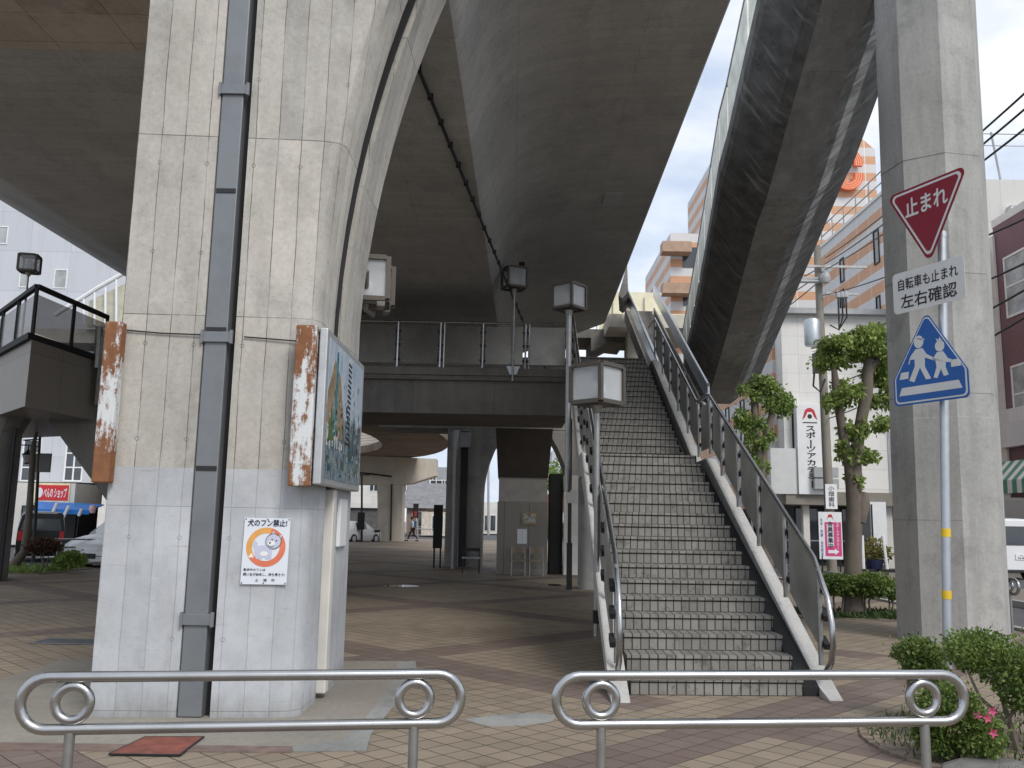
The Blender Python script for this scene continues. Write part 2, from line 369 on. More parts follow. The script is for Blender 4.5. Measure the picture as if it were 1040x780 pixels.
M_pier = concrete('pier_concrete', (.52,.50,.46), 'xz', row=.2, length=1.52, z0=.05, stain=.42, paint=(.475,.495,.522), paint_z=1.87, streak=.3)
M_octa = concrete('octagonal_concrete', (.44,.435,.415), None, stain=.5, streak=.5)
M_soffit = concrete('soffit_concrete', (.45,.445,.43), 'y', row=1.8, length=.21, stain=.28, streak=.05, tone=(.84, 1.08), ties=False, tide=.2, bvar=.3)
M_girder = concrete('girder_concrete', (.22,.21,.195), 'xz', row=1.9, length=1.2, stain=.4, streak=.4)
M_over = concrete('stair_soffit_concrete', (.36,.35,.335), 'y', row=2.5, length=2.7, stain=.4, streak=.2, tone=(.8, 1.1), ties=False, tide=.3)
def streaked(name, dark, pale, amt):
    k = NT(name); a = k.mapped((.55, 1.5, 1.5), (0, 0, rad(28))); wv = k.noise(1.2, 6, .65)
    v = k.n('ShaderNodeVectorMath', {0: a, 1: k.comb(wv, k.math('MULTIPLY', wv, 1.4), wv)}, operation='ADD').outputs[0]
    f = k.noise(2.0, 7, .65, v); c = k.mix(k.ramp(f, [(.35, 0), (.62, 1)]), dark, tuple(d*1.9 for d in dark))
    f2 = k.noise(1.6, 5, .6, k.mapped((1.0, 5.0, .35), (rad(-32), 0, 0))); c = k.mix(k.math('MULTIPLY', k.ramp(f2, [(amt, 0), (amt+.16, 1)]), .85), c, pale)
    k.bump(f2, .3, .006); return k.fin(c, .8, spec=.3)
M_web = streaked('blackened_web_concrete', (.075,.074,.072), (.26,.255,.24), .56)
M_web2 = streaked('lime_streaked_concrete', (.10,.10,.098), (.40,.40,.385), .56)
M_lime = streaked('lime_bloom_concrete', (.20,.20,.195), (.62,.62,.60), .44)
M_cream = concrete('cream_concrete', (.62,.58,.50), None, stain=.15, streak=.25)
M_stringer = concrete('stringer_concrete', (.50,.49,.47), None, stain=.3, streak=.2)
M_apron = concrete('apron_concrete', (.27,.25,.215), None, stain=.4, streak=0)
M_gravel = concrete('washed_gravel', (.27,.27,.26), None, stain=.55, streak=0, tone=(.55,1.4))
M_tile = tiles(); M_step = step_tile()
M_steel = steel('brushed_stainless', (.45,.455,.46), .2, dirt=.4, sc=2.5)
M_galv = steel('galvanised', (.52,.56,.60), .42, .75, .3)
M_dull = steel('dull_stainless', (.36,.36,.35), .38, .9, .4)
M_frame = steel('lamp_bronze', (.12,.105,.09), .45, .6, .3)
M_drain = steel('drain_steel', (.21,.225,.24), .5, .45, .35, 3)
M_clad = panelled('bronze_cladding', (.27,.245,.215), 1.3, 1.6, .006, .5, rough=.42)
M_rail_panel = plain('rail_panel_metal', (.36,.36,.335), .45, .5, .25, 2)
M_dark = plain('dark_metal', (.025,.025,.027), .5, .3)
M_black = plain('black_rubber', (.012,.012,.012), .7)
M_white = plain('white_paint', (.78,.79,.80), .4, var=.05)
M_offw = plain('offwhite_paint', (.66,.64,.60), .5, var=.08)
M_grey = plain('grey_paint', (.36,.37,.38), .5, var=.12)
M_asph = plain('asphalt', (.085,.085,.088), .85, var=.35, scale=1.2)
M_asph2 = concrete('asphalt_worn', (.11,.11,.112), None, stain=.4, streak=0)
M_pave = panelled('tan_paving', (.40,.35,.30), .3, .3, .006, .5)
M_kerb = concrete('kerb_stone', (.38,.37,.35), None, stain=.3, streak=0)
M_line = plain('road_paint', (.72,.72,.70), .6, var=.12, scale=9)
M_langlass = glassy('lantern_glass', (.72,.75,.77), .36, .12)
M_lamp = plain('lamp_globe', (.75,.76,.76), .3, var=.04)
M_win = plain('window_glass', (.05,.06,.07), .06, var=.3, scale=.6, spec=.8)
M_winl = plain('curtained_glass', (.34,.36,.36), .12, var=.35, scale=1.6, spec=.6)
M_navy = plain('sign_navy', (.012,.017,.06), .45, var=.05)
M_blk = plain('sign_black', (.018,.018,.02), .5, var=.05)
M_red = plain('sign_red', (.22,.012,.03), .42, var=.06)
M_blue = plain('sign_blue', (.012,.10,.36), .4, var=.06)
M_signw = plain('sign_white', (.62,.63,.63), .42, var=.05)
M_yel = plain('yellow_tape', (.72,.48,.02), .5)
M_rust = rust('rusty_white_steel', amt=.525); M_rust2 = rust('heavily_rusted_steel', amt=.495)
M_rcover = plain('red_brown_lid', (.20,.06,.04), .75, var=.35, scale=9)
M_bark = concrete('tree_bark', (.20,.17,.14), None, stain=.6, streak=.5)
M_leaf_t = leafmat('plane_leaf', (.12,.19,.04), (.33,.42,.12))
M_leaf_a = leafmat('azalea_leaf', (.05,.095,.018), (.17,.235,.055))
M_leaf_l = leafmat('light_leaf', (.11,.19,.04), (.27,.37,.10))
M_pink = plain('azalea_petal', (.72,.12,.28), .6)
M_str_t = stripes('tower_stripes', 1.17, .3, .13)
M_str_a = stripes('annex_stripes', 1.05, .2, .12, 1.0, 1.3)
M_wtile = panelled('white_wall_panel', (.74,.73,.70), 1.8, .75, .01, .75)
M_ltile = panelled('grey_wall_tile', (.55,.57,.61), 2.2, 2.2, .02, .8)
M_purple = panelled('plum_wall_tile', (.20,.115,.13), .24, .1, .006, .75)

def leaves(mb, clumps, n, size, seed=0, shell=.55, flat=.0, loose=.05):
    """many small folded leaves spread through the volume of ellipsoidal clumps"""
    rg = random.Random(seed); tot = sum(c[1][0]*c[1][1]+c[1][1]*c[1][2]+c[1][0]*c[1][2] for c in clumps)
    for c, r in clumps:
        c = Vector(c); k = int(n*(r[0]*r[1]+r[1]*r[2]+r[0]*r[2])/tot)
        for _ in range(k):
            d = Vector((rg.gauss(0,1), rg.gauss(0,1), rg.gauss(0,1))).normalized()
            t = shell+(1-shell)*rg.random()**.6 if rg.random() < .8 else rg.random()
            if rg.random() < loose: t = 1 + abs(rg.gauss(0, .22))
            t *= 1 + .22*math.sin(d.x*5+seed)*math.sin(d.y*6+1.3*seed)*math.cos(d.z*5) + rg.gauss(0, .05)
            p = c + V(d.x*r[0], d.y*r[1], d.z*r[2])*t
            ax = (d*.7 + Vector((rg.gauss(0,.6), rg.gauss(0,.6), rg.gauss(0,.6)-flat))).normalized()
            sd_ = ax.cross(Vector((rg.gauss(0,1), rg.gauss(0,1), rg.gauss(0,1)))).normalized(); up = ax.cross(sd_)
            s = size*(.6+.8*rg.random())
            mb.add([p, p+ax*s*.5+sd_*s*.32+up*s*.1, p+ax*s, p+ax*s*.5-sd_*s*.32+up*s*.1], [(0,1,2),(0,2,3)])
    return mb

# ================================================================== SETTING: ground, plaza, roads
g = MB(); g.box(-420, 420, -60, 700, -.5, -.13); struct(g.build('ground', M_asph))
p = MB(); p.prism([V(-13.4,-8,-.12), V(7.55,-8,-.12), V(7.75,19,-.12), V(7.9,72,-.12), V(-19,72,-.12), V(-13.0,24,-.12)], V(0,0,.12)); struct(p.build('plaza', M_tile))
k = MB(); k.prism([V(7.75,-8,-.12), V(7.9,-8,-.12), V(8.1,19,-.12), V(8.2,72,-.12), V(8.05,72,-.12), V(7.95,19,-.12)], V(0,0,.135)); struct(k.build('kerb', M_kerb))
r = MB(); r.box(8.15, 10.9, -8, 120, -.128, -.124); struct(r.build('road', M_asph2))
for x0, x1 in ((8.35, 8.5),):
    l = MB(); l.box(x0, x1, -8, 110, -.123, -.119); struct(l.build('road_line', M_line))
sw = MB(); sw.box(11.05, 60, 12, 31.0, -.12, .0); sw.box(11.05, 60, 31.0, 90, -.12, .0); struct(sw.build('pavement', M_pave))
k = MB(); k.box(10.9, 11.05, 12, 90, -.12, .02); struct(k.build('far_kerb', M_kerb))
lot = MB(); lot.box(13.6, 40, 12.2, 29.6, .002, .006); struct(lot.build('parking_lot', M_asph2))
r = MB(); r.box(-31, -16.6, 6, 140, -.128, -.124); struct(r.build('street', M_asph2))
l = MB(); l.box(-17.4, -17.25, 6, 120, -.123, -.119); struct(l.build('street_line', M_line))
sw = MB(); sw.box(-60, -31, 6, 140, -.12, .0); struct(sw.build('far_pavement', M_pave))
r = MB(); r.box(-60, 60, 76, 86, -.122, -.118); struct(r.build('cross_road', M_asph2))
def G0(px, py, z=0): q = gz(px, py, 0); return V(q.x, q.y, z)
ap = MB(); ap.prism([G0(-160,752), G0(297,759), G0(345,753), G0(367,736), G0(400,691), G0(404,672), V(-4.6,9.6,0), V(-4.6,7.0,0)], V(0,0,.006)); struct(ap.build('concrete_apron', M_apron))
ap = MB(); ap.prism([G0(297,764,.001), G0(372,763,.001), G0(377,746,.001), G0(424,688,.001), G0(422,672,.001), G0(404,672,.001), G0(400,691,.001), G0(367,736,.001), G0(345,753,.001), G0(297,759,.001)], V(0,0,.007)); struct(ap.build('gravel_strip', M_gravel))
ap = MB(); ap.prism([G0(-200,761), G0(296,765), G0(296,759.3), G0(-200,753)], V(0,0,.009)); struct(ap.build('brick_edging', plain('edging_brick', (.17,.12,.10), .8, var=.3, scale=8)))
M_glint = NT('floor_glint_film'); M_glint = M_glint.fin((.10,.085,.07), .03, spec=.6)  # glossy film for sheets added to imitate bright strips of light on the floor
for (a, b, c) in ((388, 425, 595), (556, 570, 594)):
    w0 = gz(a, c, .004); w1 = gz(b, c, .004); m = MB(); n_ = 18; cx = (w0+w1)/2; rx = (w1-w0).length/2
    m.prism([cx+V(rx*math.cos(t*2*math.pi/n_)*(1+.2*math.sin(3*t)), .34*math.sin(t*2*math.pi/n_), -.002) for t in range(n_)], V(0,0,.003)); struct(m.build('floor_glint', M_glint))
pq = MB(); ps = [gz(*p_, 0) for p_ in ((472,731),(500,727),(540,724),(566,727),(560,733),(528,737),(496,738))]
pq.prism([V(p_.x,p_.y,.0) for p_ in ps], V(0,0,.004)); struct(pq.build('paving_patch', M_gravel))
soil = MB(); soil.box(6.0-1.1, 6.0+1.45, 15.1, 16.6, .002, .02); struct(soil.build('tree_bed', plain('soil', (.20,.16,.12), .95, var=.5, scale=14)))
soil = MB(); soil.prism([V(3.9+1.35*math.cos(q), 6.5+1.25*math.sin(q), .001) for q in [2*math.pi*i/30 for i in range(30)]], V(0,0,.019)); struct(soil.build('planting_bed', MATS['soil']))
soil = MB(); soil.box(-14.4, -11.6, 22.4, 25.2, .0, .02); struct(soil.build('roadside_bed', MATS['soil']))

# ================================================================== ELEVATED ROAD
t = thing('elevated_road', 'broad concrete elevated road with curved soffit spanning overhead behind the near pier', 'elevated road')
half = [(-.92,6.98),(-.88,7.02),(-.82,7.14),(-.74,7.33),(-.64,7.56),(-.50,7.79),(-.32,7.98),(-.08,8.13),(.22,8.24),(.62,8.32),(1.3,8.40),(2.60,8.46),(2.64,8.52),(2.64,8.9)]
left = [(-11.95,8.9),(-11.95,8.5),(-11.82,8.44),(-11.75,8.32),(-10.5,7.76),(-9.4,7.26),(-8.75,6.98)]
sect = left + [(-4.5,6.98),(-2.5,6.98)] + half
def vx(Y): return .02*Y if Y <= 30.5 else .02*30.5 - .48*(Y-30.5)
m = MB()
ys = [8.5, 14, 19, 24, 28, 30.5, 33, 37, 42, 48]
rings = []
for Y in ys: rings.append([V(x+vx(Y), Y+(0 if Y <= 30.5 else .0), z) for x, z in sect])
m.loft(rings); m.build('girder', M_soffit, t, smooth=True)
par = MB()
for Y0, Y1 in zip(ys[:-1], ys[1:]):
    for xa in (2.44, -11.9):
        par.hexa([V(xa+vx(Y0),Y0,8.903), V(xa+.2+vx(Y0),Y0,8.903), V(xa+.2+vx(Y1),Y1,8.903), V(xa+vx(Y1),Y1,8.903)], [V(xa+vx(Y0),Y0,9.65), V(xa+.2+vx(Y0),Y0,9.65), V(xa+.2+vx(Y1),Y1,9.65), V(xa+vx(Y1),Y1,9.65)])
par.build('parapet', M_girder, t)
cb = MB()   # the cross head over the near pier
cb.loft([[V(-11.4,y,8.4), V(-11.4,y,8.1), V(-8.75,y,6.93), V(-4.15,y,6.93), V(-3.1,y,6.75), V(-1.7,y,6.85), V(-1.6,y,8.2)] for y in (6.9, 9.78)]); cb.build('cross_head', concrete('cross_head_concrete', (.50,.46,.40), 'y', row=.9, length=.6, stain=.4, streak=.1), t)
cbl = MB(); pa = gz(425,70,6.92); pb = gz(545,360,6.92); pc = gy(577,412,pb.y)
cbl.tube([pa-(pb-pa)*.12, pa, pb, pc], .026, 8)
for i in range(26):
    q = pa+(pb-pa)*(i/25); cbl.box(q.x-.036, q.x+.036, q.y-.02, q.y+.02, q.z-.03, q.z+.05)
cbl.build('cable_conduit', M_dark, t)
m = MB(); q = gy(634, 300, 29.5); m.prism([gy(628,300,29.5), gy(637,268,29.5), gy(638,296,29.5), gy(632,303,29.5)], V(.3,2.2,0)); m.build('drain_box', M_girder, t)
m = MB(); q = gz(622, 202, 8.40); m.box(q.x-.2, q.x+.2, q.y-.35, q.y+.35, 8.385, 8.47); m.build('patch_plate', M_grey, t)

# ================================================================== NEAR PIER
t = thing('bridge_pier', 'massive board-marked concrete pier with pale blue painted base and dark drain channel', 'pier', (-2.4, 7.8, 0))
def flare(z): return 0 if z < 2.9 else .047*(z-2.9)**2
ring_pts = []
zs = [0, .5, 1.2, 1.87, 2.5, 2.9, 3.3, 3.7, 4.1, 4.5, 4.9, 5.3, 5.7, 6.1, 6.5, 6.8, 7.05]
for z in zs:
    f = flare(z); fc = flare(z-.4)
    base = [(-3.12,6.92,0),(-2.475,6.95,0),(-2.475,7.12,0),(-2.225,7.14,0),(-2.225,6.965,0),(-1.80,6.99,.35),(-1.70,7.005,.75),(-1.62,7.04,.95),(-1.575,7.12,1),(-1.57,7.60,1),(-1.70,7.605,1),(-1.70,7.995,1),(-1.57,8.0,1),(-1.545,8.68,1),(-1.60,8.75,1),(-3.06,8.75,0),(-3.12,8.69,0)]
    ring_pts.append([V(x+f*w, y, z) for x, y, w in base])
m = MB(); m.loft(ring_pts); pier_body = m.build('pier_body', M_pier, t, smooth=True)
dc = MB(); dc.box(-2.465, -2.285, 6.95, 7.11, 0.01, 7.2); dch = dc.build('drain_channel', M_drain, t, bevel=.008)
gb = MB(); gb.box(-2.283, -2.228, 7.05, 7.12, .01, 7.2); gb.build('groove_shade', M_black, t)  # black filler standing for the shade in the slot beside the channel
for py in (88, 341, 630):
    z = gy(215, py, 6.9).z; c = MB(); c.box(-2.475, -2.255, 6.928, 6.949, z-.042, z+.042); c.box(-2.488, -2.47, 6.918, 6.949, z-.055, z+.055); c.box(-2.258, -2.235, 6.918, 6.949, z-.055, z+.055); c.build('clamp', M_drain, dch, bevel=.003)
for py in (190, 474, 332):
    z = gy(215, py, 6.9).z; c = MB(); c.box(-2.455, -2.295, 6.942, 6.949, z-.028, z+.008); c.build('joint_band', M_dark, dch)
gsm = MB(); gsm.loft([[V(-1.69+flare(z), 7.61, z), V(-1.60+flare(z), 7.61, z), V(-1.60+flare(z), 7.92, z), V(-1.69+flare(z), 7.92, z)] for z in [1.6]+zs[4:]]); gsm.build('groove_strip', M_dark, t)
pm = MB(); pm.box(-1.63, -1.52, 7.73, 7.86, .05, 1.75); pm.build('side_drain_pipe', M_offw, t, bevel=.01)
pm = MB(); pm.box(-1.565, -1.53, 8.12, 8.45, 1.25, 1.68); pm.build('cover_plate', M_white, t, bevel=.006)
wire = MB(); wire.tube([V(-3.12,6.905,2.955), V(-2.8,6.92,2.935), V(-2.47,6.93,2.93)], .006, 6); wire.tube([V(-2.15,6.955,2.925), V(-1.70,6.975,2.90)], .006, 6); wire.build('strap_wire', M_dark, t)

# --- the two rusty display boards
t = thing('display_board', 'heavily rusted display board seen edge-on on the left side of the pier', 'sign board', (-3.22, 6.86, 1.74))
m = MB(); m.box(-3.20, -3.065, 6.80, 6.90, 1.74, 3.0); m.build('end_casing', M_rust2, t, bevel=.012)
m = MB(); m.box(-3.24, -3.15, 6.905, 8.5, 1.76, 2.99); m.build('cabinet', M_rust2, t, bevel=.012)
m = MB(); m.box(-3.252, -3.241, 6.95, 8.44, 1.8, 2.93); m.build('picture_panel', M_grey, t)
m = MB()
for z in (2.0, 2.75): m.box(-3.15, -3.121, 7.2, 7.28, z, z+.06); m.box(-3.15, -3.121, 8.1, 8.18, z, z+.06)
m.build('bracket', M_dark, t)
t = thing('display_board', 'rust-edged display board with a street painting on the right side of the pier', 'sign board', (-1.5, 6.86, 1.74))
m = MB(); m.box(-1.70, -1.535, 6.80, 6.94, 1.74, 3.0); m.build('end_casing', M_rust, t, bevel=.012)
m = MB(); m.box(-1.525, -1.46, 6.86, 8.62, 1.76, 2.99); m.build('frame', steel('board_frame', (.55,.57,.58), .4, .7, .35), t, bevel=.008)
m = MB(); m.box(-1.56, -1.528, 6.86, 8.6, 1.79, 2.96); m.build('backing', M_dark, t)
def painting_mat():
    k = NT('street_painting'); x, y, z = k.xyz()
    f1 = k.noise(3.2, 8, .75, k.mapped((1, 2.0, 1.0))); f2 = k.noise(9, 8, .8, k.mapped((1, 2.5, 1.2)))
    skyc = k.mix(k.ramp(f1, [(.35,0),(.65,1)]), (.30,.42,.56), (.66,.70,.74))
    cty = k.ramp(f2, [(.3,(.015,.03,.05)),(.45,(.07,.12,.18)),(.55,(.30,.36,.38)),(.62,(.08,.13,.06)),(.72,(.42,.30,.16)),(.8,(.6,.62,.62))])
    low = k.math('LESS_THAN', k.math('ADD', z, k.math('MULTIPLY', k.math('SUBTRACT', f1, .5), .7)), .62)
    return k.fin(k.mix(low, skyc, cty), .25, spec=.5)
PT = Plane(V(-1.459, 7.74, 2.375), (0,1,0), (0,0,1))
m = MB(); PT.rect(m, -.80, .80, -.56, .56, 0, .002); pic = m.build('picture_panel', painting_mat(), t)
c1 = plain('paint_ochre', (.30,.22,.14), .35, var=.3, scale=14); c2 = plain('paint_teal', (.05,.22,.28), .35, var=.5, scale=16); c3 = plain('paint_dark', (.02,.03,.04), .35)
c4 = plain('paint_pale', (.52,.55,.55), .35, var=.25, scale=18); c5 = plain('paint_green', (.08,.14,.05), .35, var=.5, scale=16)
m = MB(); PT.poly(m, [(-.80,.12),(-.56,.42),(-.30,.30),(-.10,-.02),(-.10,-.2),(-.80,-.26)], .002, .004); m.build('painted_building', c1, pic)
m = MB(); PT.poly(m, [(-.48,.5),(-.42,.5),(-.40,-.2),(-.52,-.2)], .004, .006); m.build('painted_tower', c2, pic)
m = MB()
for i in range(7): PT.poly(m, [(-.78+i*.1,-.12-.02*i),(-.72+i*.1,-.13-.02*i),(-.72+i*.1,-.3),(-.78+i*.1,-.3)], .0045, .006)
m.build('painted_arcade', c4, pic)
m = MB()
for i in range(16):
    a = .50-i*.047; PT.poly(m, [(.05+.0*i,a),(.19,a-.012),(.20,a-.030),(.05,a-.02)], .004, .006)
m.build('painted_canopy', c3, pic)
m = MB(); PT.poly(m, [(-.72,-.16),(-.64,.02),(-.58,-.1),(-.52,-.05),(-.5,-.24),(-.7,-.26)], .0065, .0075); m.build('painted_trees', c5, pic)
m = MB()
for i in range(26):
    rr = random.Random(i); x = .1+.6*rr.random(); y = -.5+.25*rr.random(); h = .1+.32*rr.random(); m.prism([PT.P(x,y,.0045), PT.P(x+.008,y,.0045), PT.P(x+.03*(rr.random()-.3),y+h,.0045)], PT.n*.001)
m.build('painted_branches', c3, pic)

for nm_, mt_, sd_, (lo, hi) in (('painted_pale_dabs', c4, 1, (-.5, .1)), ('painted_dark_dabs', c3, 2, (-.55, .05)), ('painted_teal_dabs', c2, 3, (-.55, .3)), ('painted_green_dabs', c5, 4, (-.5, -.1))):
    rr = random.Random(sd_); m = MB()
    for i in range(46):
        x = rr.uniform(-.78, .76); y = rr.uniform(lo, hi); w_ = rr.uniform(.006, .035); h_ = rr.uniform(.008, .06)
        PT.poly(m, [(x,y),(x+w_,y+rr.uniform(-.01,.01)),(x+w_*.9,y+h_),(x+rr.uniform(-.01,.01),y+h_)], .0078+.0004*sd_, .0084+.0004*sd_)
    m.build(nm_, mt_, pic)
# --- no dog fouling notice
A = rad(3.2)
t = thing('dog_notice', 'white dog fouling notice with an orange ring on the painted pier base', 'sign', (-1.875, 6.95, .99), 0)
PL = Plane(V(-1.880, 6.972, 1.243), (math.cos(A), math.sin(A), 0), (.012, 0, 1))
m = MB(); PL.rect(m, -.175, .175, -.252, .252, 0, .006); m.build('plate', plain('notice_white', (.70,.74,.80), .35, var=.05), t)
oc1 = plain('notice_orange', (.72,.36,.10), .4, var=.1, scale=9); oc2 = plain('notice_salmon', (.68,.19,.10), .4, var=.1, scale=9)
m = MB(); PL.ring(m, .0, .03, .105, .15, .006, .0075, 30, rad(75), rad(215)); m.build('ring_orange', oc1, t)
m = MB(); PL.ring(m, .0, .03, .105, .15, .006, .0077, 30, rad(-145), rad(75)); m.build('ring_salmon', oc2, t)
dg = MB(); dgc = plain('notice_dog', (.52,.55,.68), .4, var=.05); dgw = plain('notice_dog_white', (.78,.78,.76), .4, var=.03)
PL.disc(dg, -.02, .00, .065, .008, .0095, .045); PL.disc(dg, .055, .075, .06, .0081, .0098, .05)
for x in (-.07, -.045, .0, .025): PL.poly(dg, [(x,-.06),(x+.022,-.06),(x+.024,.0),(x,.0)], .0079, .0094)
PL.poly(dg, [(.03,.11),(.05,.155),(.075,.12)], .008, .0096); PL.poly(dg, [(.08,.11),(.12,.13),(.105,.08)], .008, .0096)
PL.poly(dg, [(-.08,.0),(-.10,.05),(-.085,.085),(-.065,.06),(-.06,.01)], .0078, .0092)
dg.build('dog_picture', dgc, t)
dl = MB(); PL.disc(dl, .04, .06, .028, .0098, .0106, .02); dl.build('dog_muzzle', dgw, t)
dl = MB(); PL.poly(dl, [(-.13,-.05),(-.105,-.015),(-.085,-.05)], .0078, .0092); dl.build('dropping', dgw, t)
dl = MB(); PL.disc(dl, -.01,-.02,.03,.0096,.0104,.018); dl.build('dog_belly', dgw, t)
dl = MB(); PL.disc(dl, .03, .063, .007, .0106, .0114); PL.disc(dl, .045, .088, .006, .0098, .0108); PL.disc(dl, .078, .08, .006, .0098, .0108)
PL.ring(dl, .055, .075, .0565, .0605, .0082, .0102, 24); PL.ring(dl, .04, .055, .02, .024, .0106, .0114, 10, rad(200), rad(330)); dl.build('dog_outline', M_navy, t)
text('犬のフン禁止!', .30, .052, PL, 0, .215, .0085, M_navy, t, .035)
text('散歩中のフンは', .165, .021, PL, -.075, -.142, .0075, M_blk, t, .02)
text('飼い主が始末し、持ち帰ろう!', .315, .023, PL, 0, -.177, .0075, M_blk, t, .02)
text('土　浦　市', .15, .022, PL, .01, -.220, .0075, M_blk, t, .01)
m = MB()
for x in (-.165, 0, .165):
    for y in (-.242, .242): PL.disc(m, x, y, .005, .006, .010, k=8)
m.build('screws', M_dark, t)

# ================================================================== GUARD RAILS
def guard_rail(label, a, b, group='stainless hoop guard rails', z1=.785, z0=.563, base=0.0, r=.024):
    a = Vector(a); b = Vector(b); c = (a+b)/2; w = (b-a).length
    t = thing('guard_rail', label, 'guard rail', (c.x, c.y, base), math.atan2(b.y-a.y, b.x-a.x), group)
    R = (z1-z0)/2; zc = (z0+z1)/2; h = w/2
    pts = [V(-h+R, 0, z1)] + [V(x, 0, z1) for x in (-h*.4, 0, h*.4)] + [V(h-R, 0, z1)]
    pts += [V(h-R+R*math.sin(q), 0, zc+R*math.cos(q)) for q in [math.pi*i/12 for i in range(1, 12)]]
    pts += [V(h-R, 0, z0), V(0, 0, z0), V(-h+R, 0, z0)]
    pts += [V(-h+R-R*math.sin(q), 0, zc-R*math.cos(q)) for q in [math.pi*i/12 for i in range(1, 12)]]
    m = MB(); m.tube(pts, r, 14, closed=True); m.build('hoop_frame', M_steel, t, smooth=True, local=True)
    rc = R-r-.014
    for sx in (-1, 1):
        m = MB(); m.tube([V(sx*(h-R-.105)+rc*math.cos(q), 0, zc+rc*math.sin(q)) for q in [2*math.pi*i/28 for i in range(28)]], .021, 12, closed=True); m.build('ring', M_steel, t, smooth=True, local=True)
    for sx in (-1, 1):
        m = MB(); m.tube([V(sx*(h-R-.105), 0, -.02), V(sx*(h-R-.105), 0, z0-.012)], .023, 12); m.build('post', M_dull, t, smooth=True, local=True)
    return t
def q0(px, py, z=.65):
    p_ = gz(px, py, z); return V(p_.x, p_.y, 0)
guard_rail('stainless hoop guard rail standing in front of the painted pier', (-2.13,4.06,0), (-.215,4.36,0))
guard_rail('stainless hoop guard rail standing in front of the staircase', (.235,4.35,0), (2.28,4.6,0))
guard_rail('hoop guard rail by the road right of the octagonal pillar', (7.40,15.6,0), (7.58,13.45,0))
guard_rail('hoop guard rail at the street edge before the white minivan', (-12.95,25.4,0), (-10.9,26.6,0))

# ================================================================== STAIRCASE
AZ = rad(1.9); EA = V(math.sin(AZ), math.cos(AZ), 0); EC = V(math.cos(rad(3.2)), math.sin(rad(3.2)), 0); O = V(1.10, 8.19, 0)
def ST(c, s, z): return O + EC*c + EA*s + V(0,0,z)
RISE, G1, G2, N1, N2 = .15, .33, .30, 17, 18
S1 = G1*(N1-1); SL = S1+1.3; STOP = SL+G2*(N2-1)
def nose(s):                                    # height of the nosing line at distance s
    if s <= S1: return RISE + s/G1*RISE
    if s <= SL: return RISE*N1
    return min(RISE*N1 + RISE + (s-SL)/G2*RISE, RISE*(N1+N2))
t = thing('staircase', 'grey tiled concrete staircase with stainless handrails climbing to the raised walkway', 'staircase', (1.9, 8.2, 0))
SW = 1.565
m = MB(); m.uv = {}
def quadstep(pts, uvs): m.uv[len(m.f)] = uvs; m.add(pts, [(0,1,2,3)])
ris = [(G1*i, RISE*(i)) for i in range(N1)] + [(SL+G2*i, RISE*(N1+i)) for i in range(N2)]
for i, (s, z) in enumerate(ris):
    s2 = ris[i+1][0] if i+1 < len(ris) else STOP+1.4
    zt = z+RISE; lip = .018; lh = .028
    j = (i*37 % 11)*.0832*.37
    quadstep([ST(0,s,z), ST(SW,s,z), ST(SW,s,zt-lh), ST(0,s,zt-lh)], [(j,0.0),(j+SW,0.0),(j+SW,RISE-lh),(j,RISE-lh)])
    quadstep([ST(0,s,zt-lh), ST(SW,s,zt-lh), ST(SW,s-lip,zt-lh), ST(0,s-lip,zt-lh)], [(j,.1),(j+SW,.1),(j+SW,.105),(j,.105)])
    quadstep([ST(0,s-lip,zt-lh), ST(SW,s-lip,zt-lh), ST(SW,s-lip,zt), ST(0,s-lip,zt)], [(j,.14),(j+SW,.14),(j+SW,.165),(j,.165)])
    quadstep([ST(0,s-lip,zt), ST(SW,s-lip,zt), ST(SW,s2,zt), ST(0,s2,zt)], [(j,.225),(j+SW,.225),(j+SW,.225+s2-s+lip),(j,.225+s2-s+lip)])
    for c in (0, SW):
        q = [ST(c,s-lip,zt), ST(c,s2,zt), ST(c,s2,max(zt-.3,0)), ST(c,s-lip,max(zt-.3,0))]
        quadstep(q if c == 0 else q[::-1], [(0,.02),(.02,.02),(.02,.04),(0,.04)])
m.build('steps', M_step, t)
sl = MB()
prof = [(.45,.05),(S1,nose(S1)-.32),(SL,nose(SL)-.32),(STOP,nose(STOP)-.32),(STOP+1.4,nose(STOP)-.32)]
up_ = prof
for (s0, za), (s1, zb) in zip(prof[:-1], prof[1:]):
    sl.hexa([ST(.01,s0,max(za-.25,0)), ST(SW-.01,s0,max(za-.25,0)), ST(SW-.01,s1,zb-.25), ST(.01,s1,zb-.25)], [ST(.01,s0,za-.02), ST(SW-.01,s0,za-.02), ST(SW-.01,s1,zb-.02), ST(.01,s1,zb-.02)])
sl.build('waist_slab', M_girder, t)
def stringer(c0, c1, drop=0):
    sm = MB(); P = [(-.42,-.05),(0,.12),(S1,nose(S1)),(SL-.25,nose(SL)),(STOP,nose(STOP)),(STOP+1.4,nose(STOP))]
    for (s0, za), (s1, zb) in zip(P[:-1], P[1:]):
        sm.hexa([ST(c0,s0,max(za-.34,-.01)), ST(c1,s0,max(za-.34,-.01)), ST(c1,s1,max(zb-.34,-.01)), ST(c0,s1,max(zb-.34,-.01))], [ST(c0,s0,za-.04+drop), ST(c1,s0,za-.04+drop), ST(c1,s1,zb-.04+drop), ST(c0,s1,zb-.04+drop)])
    return sm.build('stringer', M_stringer, t)
stringer(-.20, -.035, .06); stringer(SW+.15, SW+.30)
gu = MB()  # black strip that paints in the shade of the gap beside the steps
